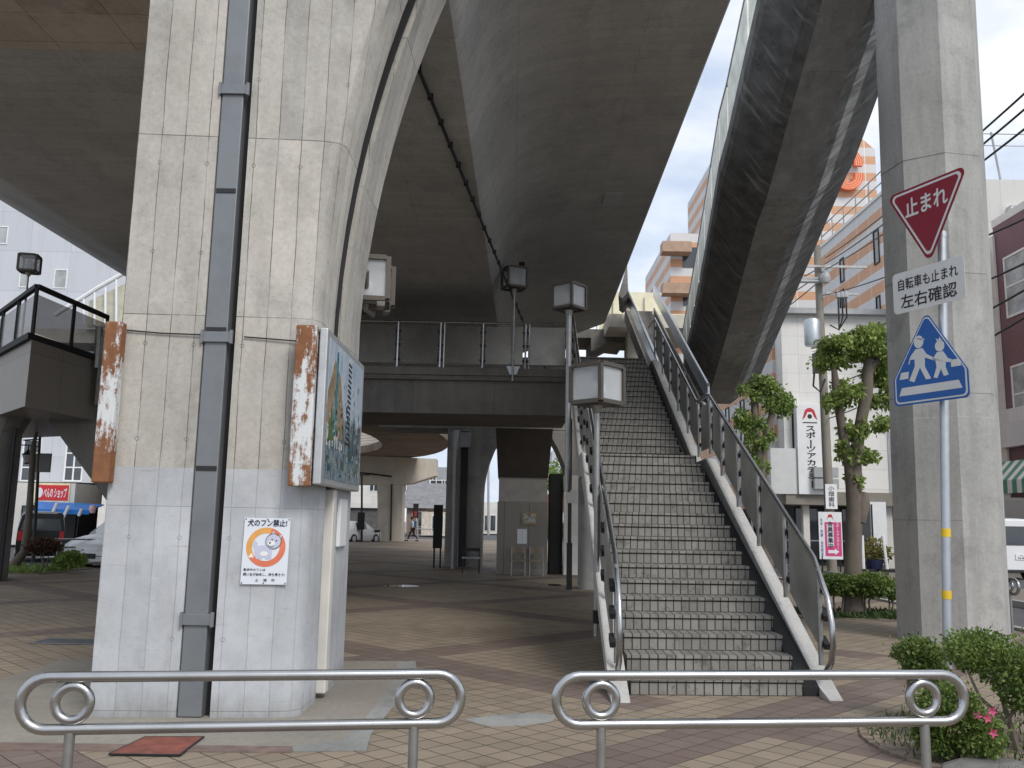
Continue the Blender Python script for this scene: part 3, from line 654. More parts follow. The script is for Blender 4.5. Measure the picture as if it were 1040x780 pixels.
for (s0, za), (s1, zb) in zip([(.0,.02)]+prof[1:-1], prof[1:]):
    gu.hexa([ST(SW-.008,s0,max(za-.2,0.001)), ST(SW+.148,s0,max(za-.2,0.001)), ST(SW+.148,s1,zb-.2), ST(SW-.008,s1,zb-.2)], [ST(SW-.008,s0,za+.06), ST(SW+.148,s0,za+.06), ST(SW+.148,s1,zb+.06), ST(SW-.008,s1,zb+.06)])
gu.build('gap_shade', M_black, t)
def handrail(c, side):
    tube = MB(); H = .95
    hp = [(.0,.15+.06),(-.16,.15+.16),(-.235,.15+.32),(-.22,.15+.5),(-.12,.15+.72),(.04,nose(.04)+H-.1),(.25,nose(.25)+H)]
    pts = [ST(c,s,z) for s, z in hp] + [ST(c,S1-.05,nose(S1-.05)+H)]
    pts += [ST(c,S1+.15,nose(S1)+H+.02), ST(c,SL-.42,nose(SL)+H+.02), ST(c,SL-.2,nose(SL)+H+.05), ST(c,STOP,nose(STOP)+H), ST(c,STOP+.3,nose(STOP)+H+.04), ST(c,STOP+1.2,nose(STOP)+H+.04)]
    tube.tube(pts, .027, 12); hr = tube.build('handrail', M_steel, t, smooth=True)
    stations = [.12, 1.25, 2.35, 3.4, 4.4, S1-.05, SL-.35, SL+.7, SL+1.75, SL+2.8, SL+3.85, STOP]
    co_ = c+side*.03
    for s in stations:
        pm = MB(); pm.tube([ST(c,s,nose(s)+.05), ST(c,s,nose(s)+H-.02)], .024, 10); po = pm.build('post', M_dull, t, smooth=True)
        for dz in (.25, .5, .74):
            cl = MB(); cl.beam(ST(co_+side*.01,s-.07,nose(s-.07)+dz), ST(co_+side*.01,s+.07,nose(s+.07)+dz), .05, .055); cl.build('clip', M_black, po)
    for s0, s1 in zip(stations[:-1], stations[1:]):
        a, b = s0+.07, s1-.07; q = []
        z0a, z0b, z1a, z1b = nose(a)+.14, nose(b)+.14, nose(a)+H-.09, nose(b)+H-.09
        pm = MB(); co2 = co_
        pm.hexa([ST(co2-.006,a,z0a), ST(co2+.006,a,z0a), ST(co2+.006,b,z0b), ST(co2-.006,b,z0b)], [ST(co2-.006,a,z1a), ST(co2+.006,a,z1a), ST(co2+.006,b,z1b), ST(co2-.006,b,z1b)])
        pm.build('panel', M_rail_panel, t)
handrail(-.115, -1); handrail(SW+.215, 1)

# ================================================================== RAISED WALKWAY (crosses behind, then turns left)
t = thing('raised_walkway', 'dark raised walkway with steel panel railing crossing behind the pier at stair-top height', 'walkway', (-4, 20.4, 0))
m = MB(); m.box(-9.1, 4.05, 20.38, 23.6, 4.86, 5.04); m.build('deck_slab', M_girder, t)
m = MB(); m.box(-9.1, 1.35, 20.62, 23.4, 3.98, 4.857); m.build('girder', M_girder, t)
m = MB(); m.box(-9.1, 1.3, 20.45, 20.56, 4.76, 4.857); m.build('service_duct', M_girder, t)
xs = [-8.7+i*1.0 for i in range(11)]
m = MB(); m.tube([V(-9.0,20.42,6.12), V(1.33,20.42,6.12)], .025, 8); m.tube([V(-9.0,20.42,5.12), V(1.33,20.42,5.12)], .016, 8); m.build('top_rail', M_steel, t, smooth=True)
for i, x in enumerate(xs):
    m = MB(); m.tube([V(x,20.42,4.9), V(x,20.42,6.12)], .022, 8)
    if i % 2: m.tube([V(x+.09,20.42,4.95), V(x+.09,20.42,6.1)], .016, 8)
    po = m.build('post', M_steel, t, smooth=True)
    m = MB()
    for z in (5.22, 5.58, 5.9): m.box(x-.07, x+.07, 20.43, 20.47, z-.025, z+.025)
    m.build('clip', M_dark, po)
for x0, x1 in zip(xs[:-1], xs[1:]):
    m = MB(); m.box(x0+.06, x1-.06, 20.45, 20.462, 5.13, 6.04); m.build('panel', steel('smoked_panel', (.20,.19,.175), .2, .8, .5, 1.2) if 'sp' not in MATS else MATS['sp'], t)
    if 'sp' not in MATS: MATS['sp'] = bpy.data.materials['smoked_panel']
pcx = [(1.63+2.05)/2, 20.75]
t2 = thing('support_column', 'round concrete column holding the walkway beside the stair foot rail', 'column', (1.86, 20.95, 0))
m = MB(); m.lathe((1.86,20.95,0), [(.26,0),(.26,3.6),(.32,3.8),(.34,4.0)], 24); m.build('shaft', M_octa, t2, smooth=True)
m = MB(); m.tube([V(1.38,20.6,0), V(1.38,20.6,3.9)], .045, 8); m.box(1.32, 1.44, 20.53, 20.67, 0, 1.05); m.build('downpipe', M_dark, t2)
m = MB(); m.box(1.30,1.55,20.50,20.62,1.95,2.25); m.build('meter_box', M_offw, t2, bevel=.01)

# left walkway corner with bronze cladding
t = thing('clad_walkway', 'bronze-clad raised walkway corner with black railing at the left edge', 'walkway', (-10, 18, 0))
m = MB(); pl_ = [V(-9.95,18.0,0), V(-10.3,23.4,0), V(-17,23.4,0), V(-17,25.5,0), V(-18.5,25.5,0), V(-14.5,23.0,0)]
pl_ = [V(-9.95,18.0,0), V(-9.72,20.9,0), V(-9.72,23.4,0), V(-16.5,27.0,0), V(-17.0,26.0,0)]
m.prism([p_+V(0,0,3.66) for p_ in pl_], V(0,0,1.39)); m.build('cladding', M_clad, t)
m = MB(); m.prism([p_+o_+V(0,0,5.053) for p_, o_ in zip(pl_, (V(-.02,-.12,0), V(.1,0,0), V(.1,.1,0), V(0,.1,0), V(-.1,-.05,0)))], V(0,0,.13)); m.build('coping', M_black, t)
E1 = [V(-9.98,18.06,0), V(-9.78,20.9,0)]; E2 = [V(-9.98,18.06,0), V(-16.9,26.0,0)]
m = MB(); m.beam(E1[0]+V(0,0,6.2), E1[1]+V(0,0,6.2), .1, .09); m.beam(E2[0]+V(0,0,6.2), E2[1]+V(0,0,6.2), .1, .09); m.build('top_rail', M_black, t)
for a, b, n_ in ((E1[0],E1[1],2), (E2[0],E2[1],7)):
    for i in range(n_+1):
        if a is E2[0] and i == 0: continue
        q = a+(b-a)*i/n_; m = MB(); m.beam(q+V(0,0,5.1), q+V(0,0,6.16), .06, .06); m.build('post', M_black, t)
    q = MB(); q.beam(a+V(0,0,5.62), b+V(0,0,5.62), .02, .82); q.build('infill_panel', glassy('rail_infill', (.20,.20,.21), .55, .2) if 'ri' not in MATS else MATS['ri'], t); MATS['ri'] = bpy.data.materials['rail_infill']
m = MB(); m.tube([gy(101,332,20.3), gy(98,374,20.3)], .09, 8); m.box(-9.6,-9.4,20.25,20.4,4.0,5.6); m.build('end_bracket', M_dull, t)
tc_ = thing('support_column', 'dark concrete column under the bronze-clad walkway at the left edge', 'column', (-11.7, 20.2, 0))
m = MB(); m.loft([[V(-11.95+s*.62*math.cos(q), 20.4+.62*math.sin(q), z) for q in [2*math.pi*(i+.5)/12 for i in range(12)]] for z, s in ((0,1),(3.3,1),(3.66,1.3))]); m.build('shaft', M_girder, tc_)
m = MB(); m.tube([V(-11.28,20.1,0), V(-11.28,20.1,3.4)], .05, 8); m.build('downpipe', M_dark, tc_, smooth=True)
tb = thing('walkway_strut', 'slanting concrete stair soffit dropping from the clad walkway behind the pier', 'stair ramp', (-8.6, 20, 0))
m = MB(); a_ = [gy(45,421,20.6), gy(108,508,20.6), gy(135,540,20.6), gy(175,540,20.6), gy(150,470,20.6), gy(104,421,20.6)]
m.prism(a_, V(0,2.2,0)); m.build('soffit', M_girder, tb)
m = MB(); m.prism([gy(104,400,20.55), gy(150,470,20.55), gy(150,360,20.55), gy(104,340,20.55)], V(0,.15,0)); m.build('side_panel', M_clad, tb)

# cream walkway further back
t = thing('cream_walkway', 'far walkway with cream parapet panels seen past the stair top', 'walkway', (3.5, 33, 0))
a_ = gy(590,334,34); b_ = gy(672,334,34)
m = MB(); m.box(a_.x-.6, b_.x, 34, 36.5, a_.z-.35, a_.z); m.build('deck_slab', M_girder, t)
m = MB(); m.box(a_.x-.6, b_.x, 34.0, 34.08, a_.z+.25, gy(600,296,34).z); m.build('parapet', plain('cream_panel', (.70,.66,.48), .5, var=.12), t)
m = MB(); m.tube([V(a_.x-.6,33.95,a_.z+.45), V(b_.x,33.95,a_.z+.45)], .02, 6)
for i in range(5): m.tube([V(a_.x+i*.62,33.94,a_.z), V(a_.x+i*.62,33.94,a_.z+1.3)], .02, 6)
m.build('railing', M_dull, t)
m = MB()
for x in (a_.x+.4, a_.x+2.0): m.prism([V(x,34,a_.z-.353), V(x+1.3,34,a_.z-.353), V(x+1.3,34,a_.z-.55), V(x+.75,34,a_.z-.5), V(x+.3,34,a_.z-.75), V(x,34,a_.z-.9)], V(0,2.4,0))
m.box(b_.x-1.1, b_.x-.3, 34.6, 36, 0, a_.z-.353)
m.build('bracket', M_girder, t)
tl = thing('cream_walkway', 'distant cream parapet of a stairway above the bronze-clad walkway', 'walkway', (-16, 33, 0))
a_ = gy(88,332,34); b_ = gy(135,332,34)
m = MB(); m.hexa([V(a_.x,34,a_.z), V(b_.x,34,b_.z), V(b_.x,34.1,b_.z), V(a_.x,34.1,a_.z)], [V(a_.x,34,gy(88,306,34).z), V(b_.x,34,gy(135,282,34).z), V(b_.x,34.1,gy(135,282,34).z), V(a_.x,34.1,gy(88,306,34).z)]); m.build('parapet', plain('cream_panel_worn', (.52,.50,.40), .6, var=.2), tl)
m = MB(); m.tube([gy(56,320,33.8), gy(100,292,33.8), gy(130,275,33.8)], .09, 8)
for x, y0_, y1_ in ((85,303,330),(96,297,330),(107,292,330),(118,284,330)): m.tube([gy(x,y0_,33.8), gy(x,y1_,33.8)], .05, 6)
m.build('railing', M_white, tl)
m = MB(); m.box(a_.x-3, b_.x+2, 34.2, 36, a_.z-.6, a_.z-.05); m.box(b_.x+.4, b_.x+1.4, 34.6, 35.6, 0, a_.z-.6); m.build('deck_slab', M_cream, tl)

# upper flight, seen end-on past the stair top
t = thing('upper_staircase', 'narrow upper stair flight between bright steel side panels beyond the stair top', 'staircase', (4.7, 24, 0))
a_ = gy(668,365,25); b_ = gy(641,291,32); sl_ = (b_.z-a_.z)/7; x0, x1 = a_.x, a_.x+1.02
def uz(Y): return a_.z + (Y-25)*sl_
m = MB(); n_ = 26
for i in range(n_):
    Y = 23.3+i*(8.9/n_); z = uz(Y)-1.0+.12
    m.box(x0+.05, x1-.05, Y, Y+.34, z-.17, z)
m.build('steps', M_girder, t)
for xx in (x0-.05, x1):
    m = MB(); m.hexa([V(xx,23.2,uz(23.2)-.42), V(xx+.05,23.2,uz(23.2)-.42), V(xx+.05,32,uz(32)-.42), V(xx,32,uz(32)-.42)], [V(xx,23.2,uz(23.2)), V(xx+.05,23.2,uz(23.2)), V(xx+.05,32,uz(32)), V(xx,32,uz(32))]); m.build('side_panel', steel('bright_panel', (.62,.68,.74), .25, .7, .2) if 'bp' not in MATS else MATS['bp'], t); MATS['bp'] = bpy.data.materials['bright_panel']
    m = MB(); m.hexa([V(xx,23.2,uz(23.2)-1.35), V(xx+.05,23.2,uz(23.2)-1.35), V(xx+.05,32,uz(32)-1.35), V(xx,32,uz(32)-1.35)], [V(xx,23.2,uz(23.2)-.8), V(xx+.05,23.2,uz(23.2)-.8), V(xx+.05,32,uz(32)-.8), V(xx,32,uz(32)-.8)]); m.build('stringer', M_girder, t)
    m = MB(); m.tube([V(xx+.02,23.2,uz(23.2)+.05), V(xx+.02,32,uz(32)+.05)], .05, 8); m.build('handrail', M_steel, t, smooth=True)
m = MB(); m.box(x0-.6, x1+2, 32.2, 36, uz(32)-1.5, uz(32)-1.0); m.build('landing', M_cream, t)
m = MB(); m.box(x0+.2,x0+.8,33,33.6,0,uz(32)-1.503); m.build('support', M_cream, t)
m = MB(); m.box(x0+.1,x1-.1,25.2,25.7,0,uz(25)-1.2); m.build('support', M_girder, t)
m = MB(); m.box(x0-.6, x1+2, 35.8, 35.9, uz(32)-1.0, uz(32)-.1); m.build('parapet', MATS['cream_panel'], t)

# ================================================================== STAIR BRIDGE at right
t = thing('stair_bridge', 'dark stained concrete stair bridge sloping overhead towards the staircase landing', 'footbridge', (4, 12, 0))
K = 1.45                                   # the bridge rests on the octagonal pillar, beyond the stair foot
fk = lambda x, y, z: CAM + (V(x,y,z)-CAM)*K
PA = fk(3.80,12.1,5.92); P0_ = fk(3.76,9.4,7.45); PB = fk(4.78,20.3,4.28)
dd = (P0_-PA)/2.7
PT_ = PA + dd*3.45
path = [PT_+V(0,-4.5,.02), PT_, PA+dd*2.7, PA+dd*.25+V(0,0,-.04), PA+V(.03,.5,-.08), PA+(PB-PA)*.5, PB]
sec = [(x*K, z*K) for x, z in [(-.28,0),(.28,0),(.44,.12),(.60,.25),(.98,.60),(1.02,.70),(1.02,.92),(-.82,.92),(-.82,.70),(-.78,.60),(-.42,.10)]]
rr_ = [[q+V(x*w, 0, z) for x, z in sec] for q, w in zip(path, (1,1,1,1,1,.97,.97))]
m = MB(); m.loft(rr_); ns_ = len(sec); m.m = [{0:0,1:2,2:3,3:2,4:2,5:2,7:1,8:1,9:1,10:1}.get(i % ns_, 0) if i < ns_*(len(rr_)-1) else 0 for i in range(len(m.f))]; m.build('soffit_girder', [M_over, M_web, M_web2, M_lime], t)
m = MB(); m.loft([[PB+V(x*s*.97, y_, z*zz+o_) for x, z in sec] for y_, s, zz, o_ in ((0.002,1,1,0),(.5,.95,.9,.12),(.9,.8,.7,.36))]); m.build('end_block', M_over, t)
for sx in (-1, 1):
    xx = (-.79 if sx < 0 else .98)*K
    for i in range(len(path)-1):
        a_, b_ = path[i], path[i+1]; n_ = max(1, int((b_-a_).length/1.5))
        for j in range(n_):
            u0, u1 = a_+(b_-a_)*((j+.03)/n_), a_+(b_-a_)*((j+.96)/n_)
            m = MB(); m.hexa([u0+V(xx-.02,0,1.35), u0+V(xx+.02,0,1.35), u1+V(xx+.02,0,1.35), u1+V(xx-.02,0,1.35)], [u0+V(xx-.02,0,2.42), u0+V(xx+.02,0,2.42), u1+V(xx+.02,0,2.42), u1+V(xx-.02,0,2.42)]); m.build('parapet_panel', plain('parapet_greenish', (.70,.71,.63), .5, var=.25, scale=2.5), t)
    m = MB(); m.tube([q+V(xx,0,2.5) for q in path], .035, 8); m.build('top_rail', M_dull, t, smooth=True)

# octagonal pillar
t = thing('octagonal_pillar', 'tall grey octagonal concrete pillar behind the traffic signs', 'pillar', (6.18, 12.65, 0))
def octa(r): return [V(6.18+r*math.cos(q), 12.65+r*math.sin(q), 0) for q in [rad(22.5+10+45*i) for i in range(8)]]
m = MB(); m.loft([[p_+V(dx,0,z) for p_ in octa(r_)] for z, r_, dx in ((0,.73,0),(3.02,.73,.035),(3.025,.727,.035),(6.0,.727,.07),(11.15,.727,.12))]); m.build('shaft', M_octa, t)
m = MB()
for z in (1.62, 3.35, 5.05, 6.8):
    m.loft([[p_+V(.011*z,0,z+dz) for p_ in octa(.7295)] for dz in (0,.008)])
m.build('form_joint', plain('joint_grey', (.22,.215,.2), .9), t)  # form joints as thin bands of darker grey

# ================================================================== PORTAL FRAME further under the road
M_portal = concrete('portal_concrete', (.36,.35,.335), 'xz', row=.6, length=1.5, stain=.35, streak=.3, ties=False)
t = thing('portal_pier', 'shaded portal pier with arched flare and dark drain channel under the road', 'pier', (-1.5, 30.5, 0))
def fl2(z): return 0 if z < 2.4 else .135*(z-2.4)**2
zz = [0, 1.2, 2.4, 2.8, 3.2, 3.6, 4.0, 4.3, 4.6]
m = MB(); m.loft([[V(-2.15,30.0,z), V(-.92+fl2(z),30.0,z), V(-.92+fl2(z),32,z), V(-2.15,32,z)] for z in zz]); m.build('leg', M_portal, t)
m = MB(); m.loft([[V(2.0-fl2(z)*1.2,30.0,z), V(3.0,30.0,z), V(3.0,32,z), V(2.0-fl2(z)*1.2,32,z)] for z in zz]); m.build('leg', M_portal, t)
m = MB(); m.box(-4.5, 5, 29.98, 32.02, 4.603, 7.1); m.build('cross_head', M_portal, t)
m = MB(); m.box(-1.68, -1.44, 29.9, 30.0, 0, 4.5); m.build('drain_channel', M_dark, t)
m = MB(); m.box(-2.0, -1.35, 29.7, 29.9, 3.95, 4.45); m.build('junction_box', M_grey, t)
m = MB(); m.tube([V(-1.75,28.6,0), V(-1.75,28.6,4.4)], .10, 8); m.build('downpipe', M_dull, t, smooth=True)

# kiosk
t = thing('service_kiosk', 'panelled service kiosk with a dark sloping canopy, two chairs before it', 'kiosk', (.37, 26.2, 0))
m = MB(); m.box(-.36, 1.10, 26.0, 27.6, 0, 2.08); m.build('wall_panel', panelled('kiosk_panel', (.27,.25,.22), .72, 2.2, .01, .5), t)
m = MB(); m.box(-.33, 1.07, 26.04, 27.5, 2.083, 2.78); m.build('upper_band', plain('kiosk_band', (.33,.31,.28), .4), t)
m = MB(); m.loft([[V(-.36,26.0,2.783), V(1.10,26.0,2.783), V(1.10,27.6,2.783), V(-.36,27.6,2.783)], [V(-.44,25.3,4.15), V(1.2,25.3,4.15), V(1.2,27.6,4.15), V(-.44,27.6,4.15)]]); m.build('canopy', plain('canopy_dark', (.06,.05,.042), .6), t)
KP = Plane(V(.37,25.995,0), (1,0,0), (0,0,1))
fr = MB(); KP.rect(fr, -.02, .44, 1.42, 1.78, 0, .03); fo = fr.build('picture_frame', plain('frame_wood', (.32,.22,.10), .5), t)
fr = MB(); KP.rect(fr, .02, .40, 1.46, 1.74, .03, .033); fr.build('picture', plain('poster_mixed', (.35,.34,.30), .4, var=.7, scale=12), fo)
fr = MB(); KP.rect(fr, -.14, .14, .88, 1.30, 0, .006); pa_ = fr.build('paper_notice', M_white, t)
fr = MB(); KP.rect(fr, -.003, .003, .9, 1.28, .006, .008); fr.build('paper_fold', M_grey, pa_)
tw = thing('partition_wall', 'pale partition wall with dark meter cupboard right of the kiosk', 'wall', (1.6, 26.6, 0))
m = MB(); m.box(1.6, 2.1, 26.4, 26.6, 0, 2.9); m.build('wall_panel', M_offw, tw)
m = MB(); m.box(1.18, 1.58, 26.6, 27.4, 0, 2.95); m.build('cupboard', M_black, tw, bevel=.02)

def chair(label, x, y, rz):
    t = thing('wooden_chair', label, 'chair', (x, y, 0), rz, 'school chairs before the kiosk')
    m = MB(); m.box(-.2,.2,-.2,.2,.41,.44); m.build('seat', plain('chair_ply', (.30,.24,.17), .5), t, local=True)
    m = MB(); m.box(-.19,.19,.18,.2,.62,.80); m.box(-.06,-.03,.18,.2,.44,.8); m.box(.03,.06,.18,.2,.44,.8); m.build('backrest', MATS['chair_ply'], t, local=True)
    for sx in (-.19,.19):
        for sy in (-.19,.19):
            m = MB(); m.tube([V(sx,sy,0), V(sx,sy,.8 if sy > 0 else .41)], .014, 6); m.build('leg', M_dull, t, local=True)
    m = MB(); m.box(-.19,.19,-.2,-.18,.15,.17); m.build('stretcher', M_dull, t, local=True)
    return t
p1 = gz(526,584); p2 = gz(544,584)
c1_ = chair('left one of two school chairs in front of the kiosk', p1.x, 25.55, 0)
dup(c1_, (p2.x, 25.55, 0), 0, 'right one of two school chairs in front of the kiosk')
t = thing('folding_stool', 'thin folding steel seat standing before the dark portal pier', 'stool', tuple(gz(478,582)))
m = MB(); m.box(-.26,.26,-.18,.18,.42,.46); m.build('seat', M_grey, t, local=True)
m = MB(); m.box(-.24,.24,.17,.19,.62,.72); m.tube([V(-.24,.18,.44),V(-.24,.18,.72)],.012,6); m.tube([V(.24,.18,.44),V(.24,.18,.72)],.012,6); m.build('backrest', M_dark, t, local=True)
for sx in (-.24,.24):
    for sy in (-.16,.16): m = MB(); m.tube([V(sx,sy,0), V(sx,sy,.42)], .014, 6); m.build('leg', M_dark, t, local=True)
t = thing('notice_stand', 'black notice stand on two legs left of the shaded portal pier', 'notice board', tuple(gz(443,577)))
m = MB(); m.box(-.13,.16,-.05,.05,.62,2.0); m.build('board', M_black, t, local=True)
for sx in (-.08,.12): m = MB(); m.tube([V(sx,0,0), V(sx,0,.62)], .03, 6); m.build('leg', M_black, t, local=True)

# ================================================================== CUBE LANTERNS
def lantern(label, c, side=.40, rz=45, pole_to=None, pole_r=.032, name='cube_lamp', bracket=None, lit=False):
    c = Vector(c); t = thing(name, label, 'lamp', (c.x, c.y, c.z-side/2), rad(rz), 'cube lanterns around the walkway')
    h = side/2; e = .016*side/.4+.006
    fr = MB()
    for sx in (-h, h):
        for sy in (-h, h): fr.box(sx-e, sx+e, sy-e, sy+e, 0, side)
    for z in (0, side):
        for s_ in (-h, h):
            fr.box(-h+e, h-e, s_-e, s_+e, z-e, z+e); fr.box(s_-e, s_+e, -h+e, h-e, z-e, z+e)
    fr.box(-h+e, h-e, -h+e, h-e, side-.006, side+.004); fr.box(-.11, .11, -.11, .11, -.03, .02)
    fr.build('frame', M_frame, t, local=True)
    gl = MB()
    for s_ in (-h+.004, h-.012): gl.box(-h+e, h-e, s_, s_+.008, e, side-e); gl.box(s_, s_+.008, -h+e, h-e, e, side-e)
    gl.build('glass', M_langlass, t, local=True)
    b = MB(); b.lathe((0,0,0), [(.02,.02),(.05,.06),(.09,.13),(.10,.19),(.07,.25),(.0,.27)], 12); b.build('globe', M_lamp, t, smooth=True, local=True)
    if pole_to is not None:
        p = MB(); z0 = pole_to-(c.z-side/2); p.tube([V(0,0,z0), V(0,0,-.03)], pole_r, 10); p.tube([V(0,0,-.12), V(0,0,-.02)], [pole_r, .075], 10); p.build('pole', M_dull, t, smooth=True, local=True)
    if bracket is not None:
        p = MB(); Mi = wmat(t).inverted(); p.tube([V(0,0,-.02), V(0,0,-.08), Mi @ Vector(bracket)], .025, 8); p.build('bracket', M_dull, t, smooth=True, local=True)
    return t
t = lantern('large cube lantern on a slim pole beside the lower stair flight', gy(606.5,391,10), .42, 47, .28)
b_ = MB(); q = gy(605,620,10); b_.box(q.x-.03, q.x+.14, q.y-.05, q.y+.03, .42, .56); b_.build('clamp', M_dark, t)
lantern('cube lantern topping a steel pole at the stair landing', gy(578,302,14.6), .40, 50, 2.0, .05)
t = lantern('cube lantern with a small black camera on its top above the walkway rail', gy(522.5,283,20.3), .46, 20, 4.72, .03)
m = MB(); q = gy(530,270,20.3); m.box(q.x-.07,q.x+.07,q.y-.1,q.y+.08,q.z-.04,q.z+.07); m.tube([q+V(0,0,-.12), q], .02, 6); m.build('camera', M_black, t)
m = MB(); q = gy(521,376,20.3); m.prism([V(q.x-.16,20.3,q.z+.1), V(q.x+.16,20.3,q.z+.1), V(q.x+.08,20.3,q.z-.1), V(q.x-.08,20.3,q.z-.1)], V(0,.04,0)); m.build('bracket', M_galv, t)
lantern('pale cube lantern rising above the bronze-clad walkway corner', gy(30,268,19.2), .36, 12, 5.1, .022)
lantern('nearer of two cube lanterns bracketed behind the near pier', gy(373,287,9.1), .44, 8, bracket=(-1.5,8.76,4.0), name='wall_lamp')
lantern('further of two cube lanterns bracketed behind the near pier', gy(380,295,10.0), .44, 8, bracket=(-1.62,8.76,3.7), name='wall_lamp')

# ================================================================== TRAFFIC SIGNS
YS = 7.5
b0 = gy(964,745,YS); b0.z = 0; b1 = gy(956.5,236,YS)
def pole_x(z): return b0.x + (b1.x-b0.x)*z/b1.z
t = thing('sign_pole', 'galvanised sign pole with two yellow tape bands in front of the octagonal pillar', 'sign pole', tuple(b0))
m = MB(); m.tube([V(pole_x(z),YS,z) for z in (0,1,2,3,b1.z)], .036, 14); m.build('pole', M_galv, t, smooth=True)
m = MB(); m.lathe((pole_x(b1.z),YS,b1.z), [(.038,-.05),(.038,.004),(.0,.012)], 12); m.build('cap', M_galv, t, smooth=True)
for py in (541, 604):
    z = gy(961,py,YS).z; m = MB(); m.tube([V(pole_x(z-.034),YS,z-.034), V(pole_x(z+.034),YS,z+.034)], .0385, 14); m.build('tape_band', M_yel, t, smooth=True)
def rounded(pts, r, k=6):
    out_ = []; n = len(pts)
    for i in range(n):
        a, b, c = (Vector(pts[i-1]+(0,)), Vector(pts[i]+(0,)), Vector(pts[(i+1)%n]+(0,)))
        d1 = (a-b).normalized(); d2 = (c-b).normalized(); th = d1.angle(d2)/2; l = r/math.tan(th); ce = b+(d1+d2).normalized()*(r/math.sin(th))
        p0, p1 = b+d1*l-ce, b+d2*l-ce; a0 = math.atan2(p0.y,p0.x); a1 = math.atan2(p1.y,p1.x); da = (a1-a0+math.pi)%(2*math.pi)-math.pi
        out_ += [(ce.x+r*math.cos(a0+da*j/k), ce.y+r*math.sin(a0+da*j/k)) for j in range(k+1)]
    return out_
def splane(px, py, yaw, Y=YS-.07):
    a = rad(yaw); return Plane(gy(px,py,Y), (math.cos(a), -math.sin(a), 0), (0,0,1))
def fixings(pl, t, ys):
    m = MB()
    for y in ys: pl.rect(m, -.13, .13, y-.02, y+.02, -.028, -.004)
    m.build('fixing_band', M_galv, t)
# stop sign
pl = splane(941, 212, 66)
t = thing('stop_sign', 'dark red inverted triangle stop sign with white lettering', 'traffic sign', tuple(pl.c))
W_ = .80; tri = lambda s: [(-s/2, s*.2887), (0, -s*.577), (s/2, s*.2887)]
m = MB(); pl.poly(m, rounded(tri(W_+.06), .05), -.003, 0); m.build('plate', M_red, t)
m = MB(); pl.poly(m, rounded(tri(W_-.015), .042), .0, .002); m.build('border', M_signw, t)
m = MB(); pl.poly(m, rounded(tri(W_-.085), .030), .002, .004); m.build('face', M_red, t)
text('止まれ', .44, .165, pl, 0, .065, .005, M_signw, t, .03); fixings(pl, t, (.1,))
# plate
pl = splane(942, 290.5, 64)
t = thing('supplementary_sign', 'white plate with two lines of black lettering under the red triangle', 'traffic sign', tuple(pl.c))
m = MB(); pl.poly(m, rounded([(-.36,-.185),(.36,-.185),(.36,.185),(-.36,.185)], .04), -.003, 0); m.build('plate', M_signw, t)
text('自転車も止まれ', .60, .105, pl, 0, .072, .002, M_blk, t, .018); text('左右確認', .56, .125, pl, 0, -.085, .002, M_blk, t, .018); fixings(pl, t, (.06,))
# crossing sign
pl = splane(943, 366, 64)
t = thing('crossing_sign', 'blue pentagon crossing sign with two white walking figures', 'traffic sign', tuple(pl.c))
pen = lambda k: [(-.37*k,-.36*k),(.37*k,-.36*k),(.37*k,-.13*k),(0,.43*k),(-.37*k,-.13*k)]
m = MB(); pl.poly(m, rounded(pen(1.0), .045), -.003, 0); m.build('plate', M_blue, t)
m = MB(); pl.poly(m, rounded(pen(.955), .04), 0, .002); m.build('border', M_signw, t)
m = MB(); pl.poly(m, rounded(pen(.915), .035), .002, .004); m.build('face', M_blue, t)
m = MB()
def sp(pts): pl.poly(m, pts, .004, .006)
sp([(-.31,-.275),(.31,-.275),(.28,-.205),(-.28,-.205)]); sp([(-.30,-.13),(-.21,-.13),(-.20,-.07),(-.28,-.07)]); sp([(.22,-.09),(.31,-.09),(.29,-.03),(.215,-.03)])
m.build('crossing_bars', M_signw, t)
m = MB(); pl.disc(m, -.085, .175, .048, .004, .006, .055); sp([(-.135,.215),(-.04,.20),(-.02,.185),(-.04,.18)])
sp([(-.12,.115),(-.05,.115),(-.015,.06),(.055,.015),(.045,-.005),(-.03,.03),(-.035,-.05),(.02,-.16),(-.03,-.16),(-.085,-.05),(-.15,-.17),(-.20,-.15),(-.135,-.03),(-.135,.03),(-.18,.03),(-.19,-.01),(-.20,.0),(-.175,.06)])
m.build('taller_figure', M_signw, t)
m = MB(); pl.disc(m, .12, .105, .045, .004, .006, .047); sp([(.10,.145),(.085,.175),(.115,.16),(.125,.185),(.135,.155),(.15,.16),(.135,.14)])
sp([(.09,.055),(.15,.055),(.19,-.01),(.235,-.03),(.225,-.05),(.17,-.04),(.165,-.08),(.19,-.15),(.145,-.155),(.12,-.09),(.08,-.165),(.045,-.155),(.08,-.07),(.07,.0),(.045,.015),(.04,-.005)])
m.build('shorter_figure', M_signw, t); fixings(pl, t, (-.05,))

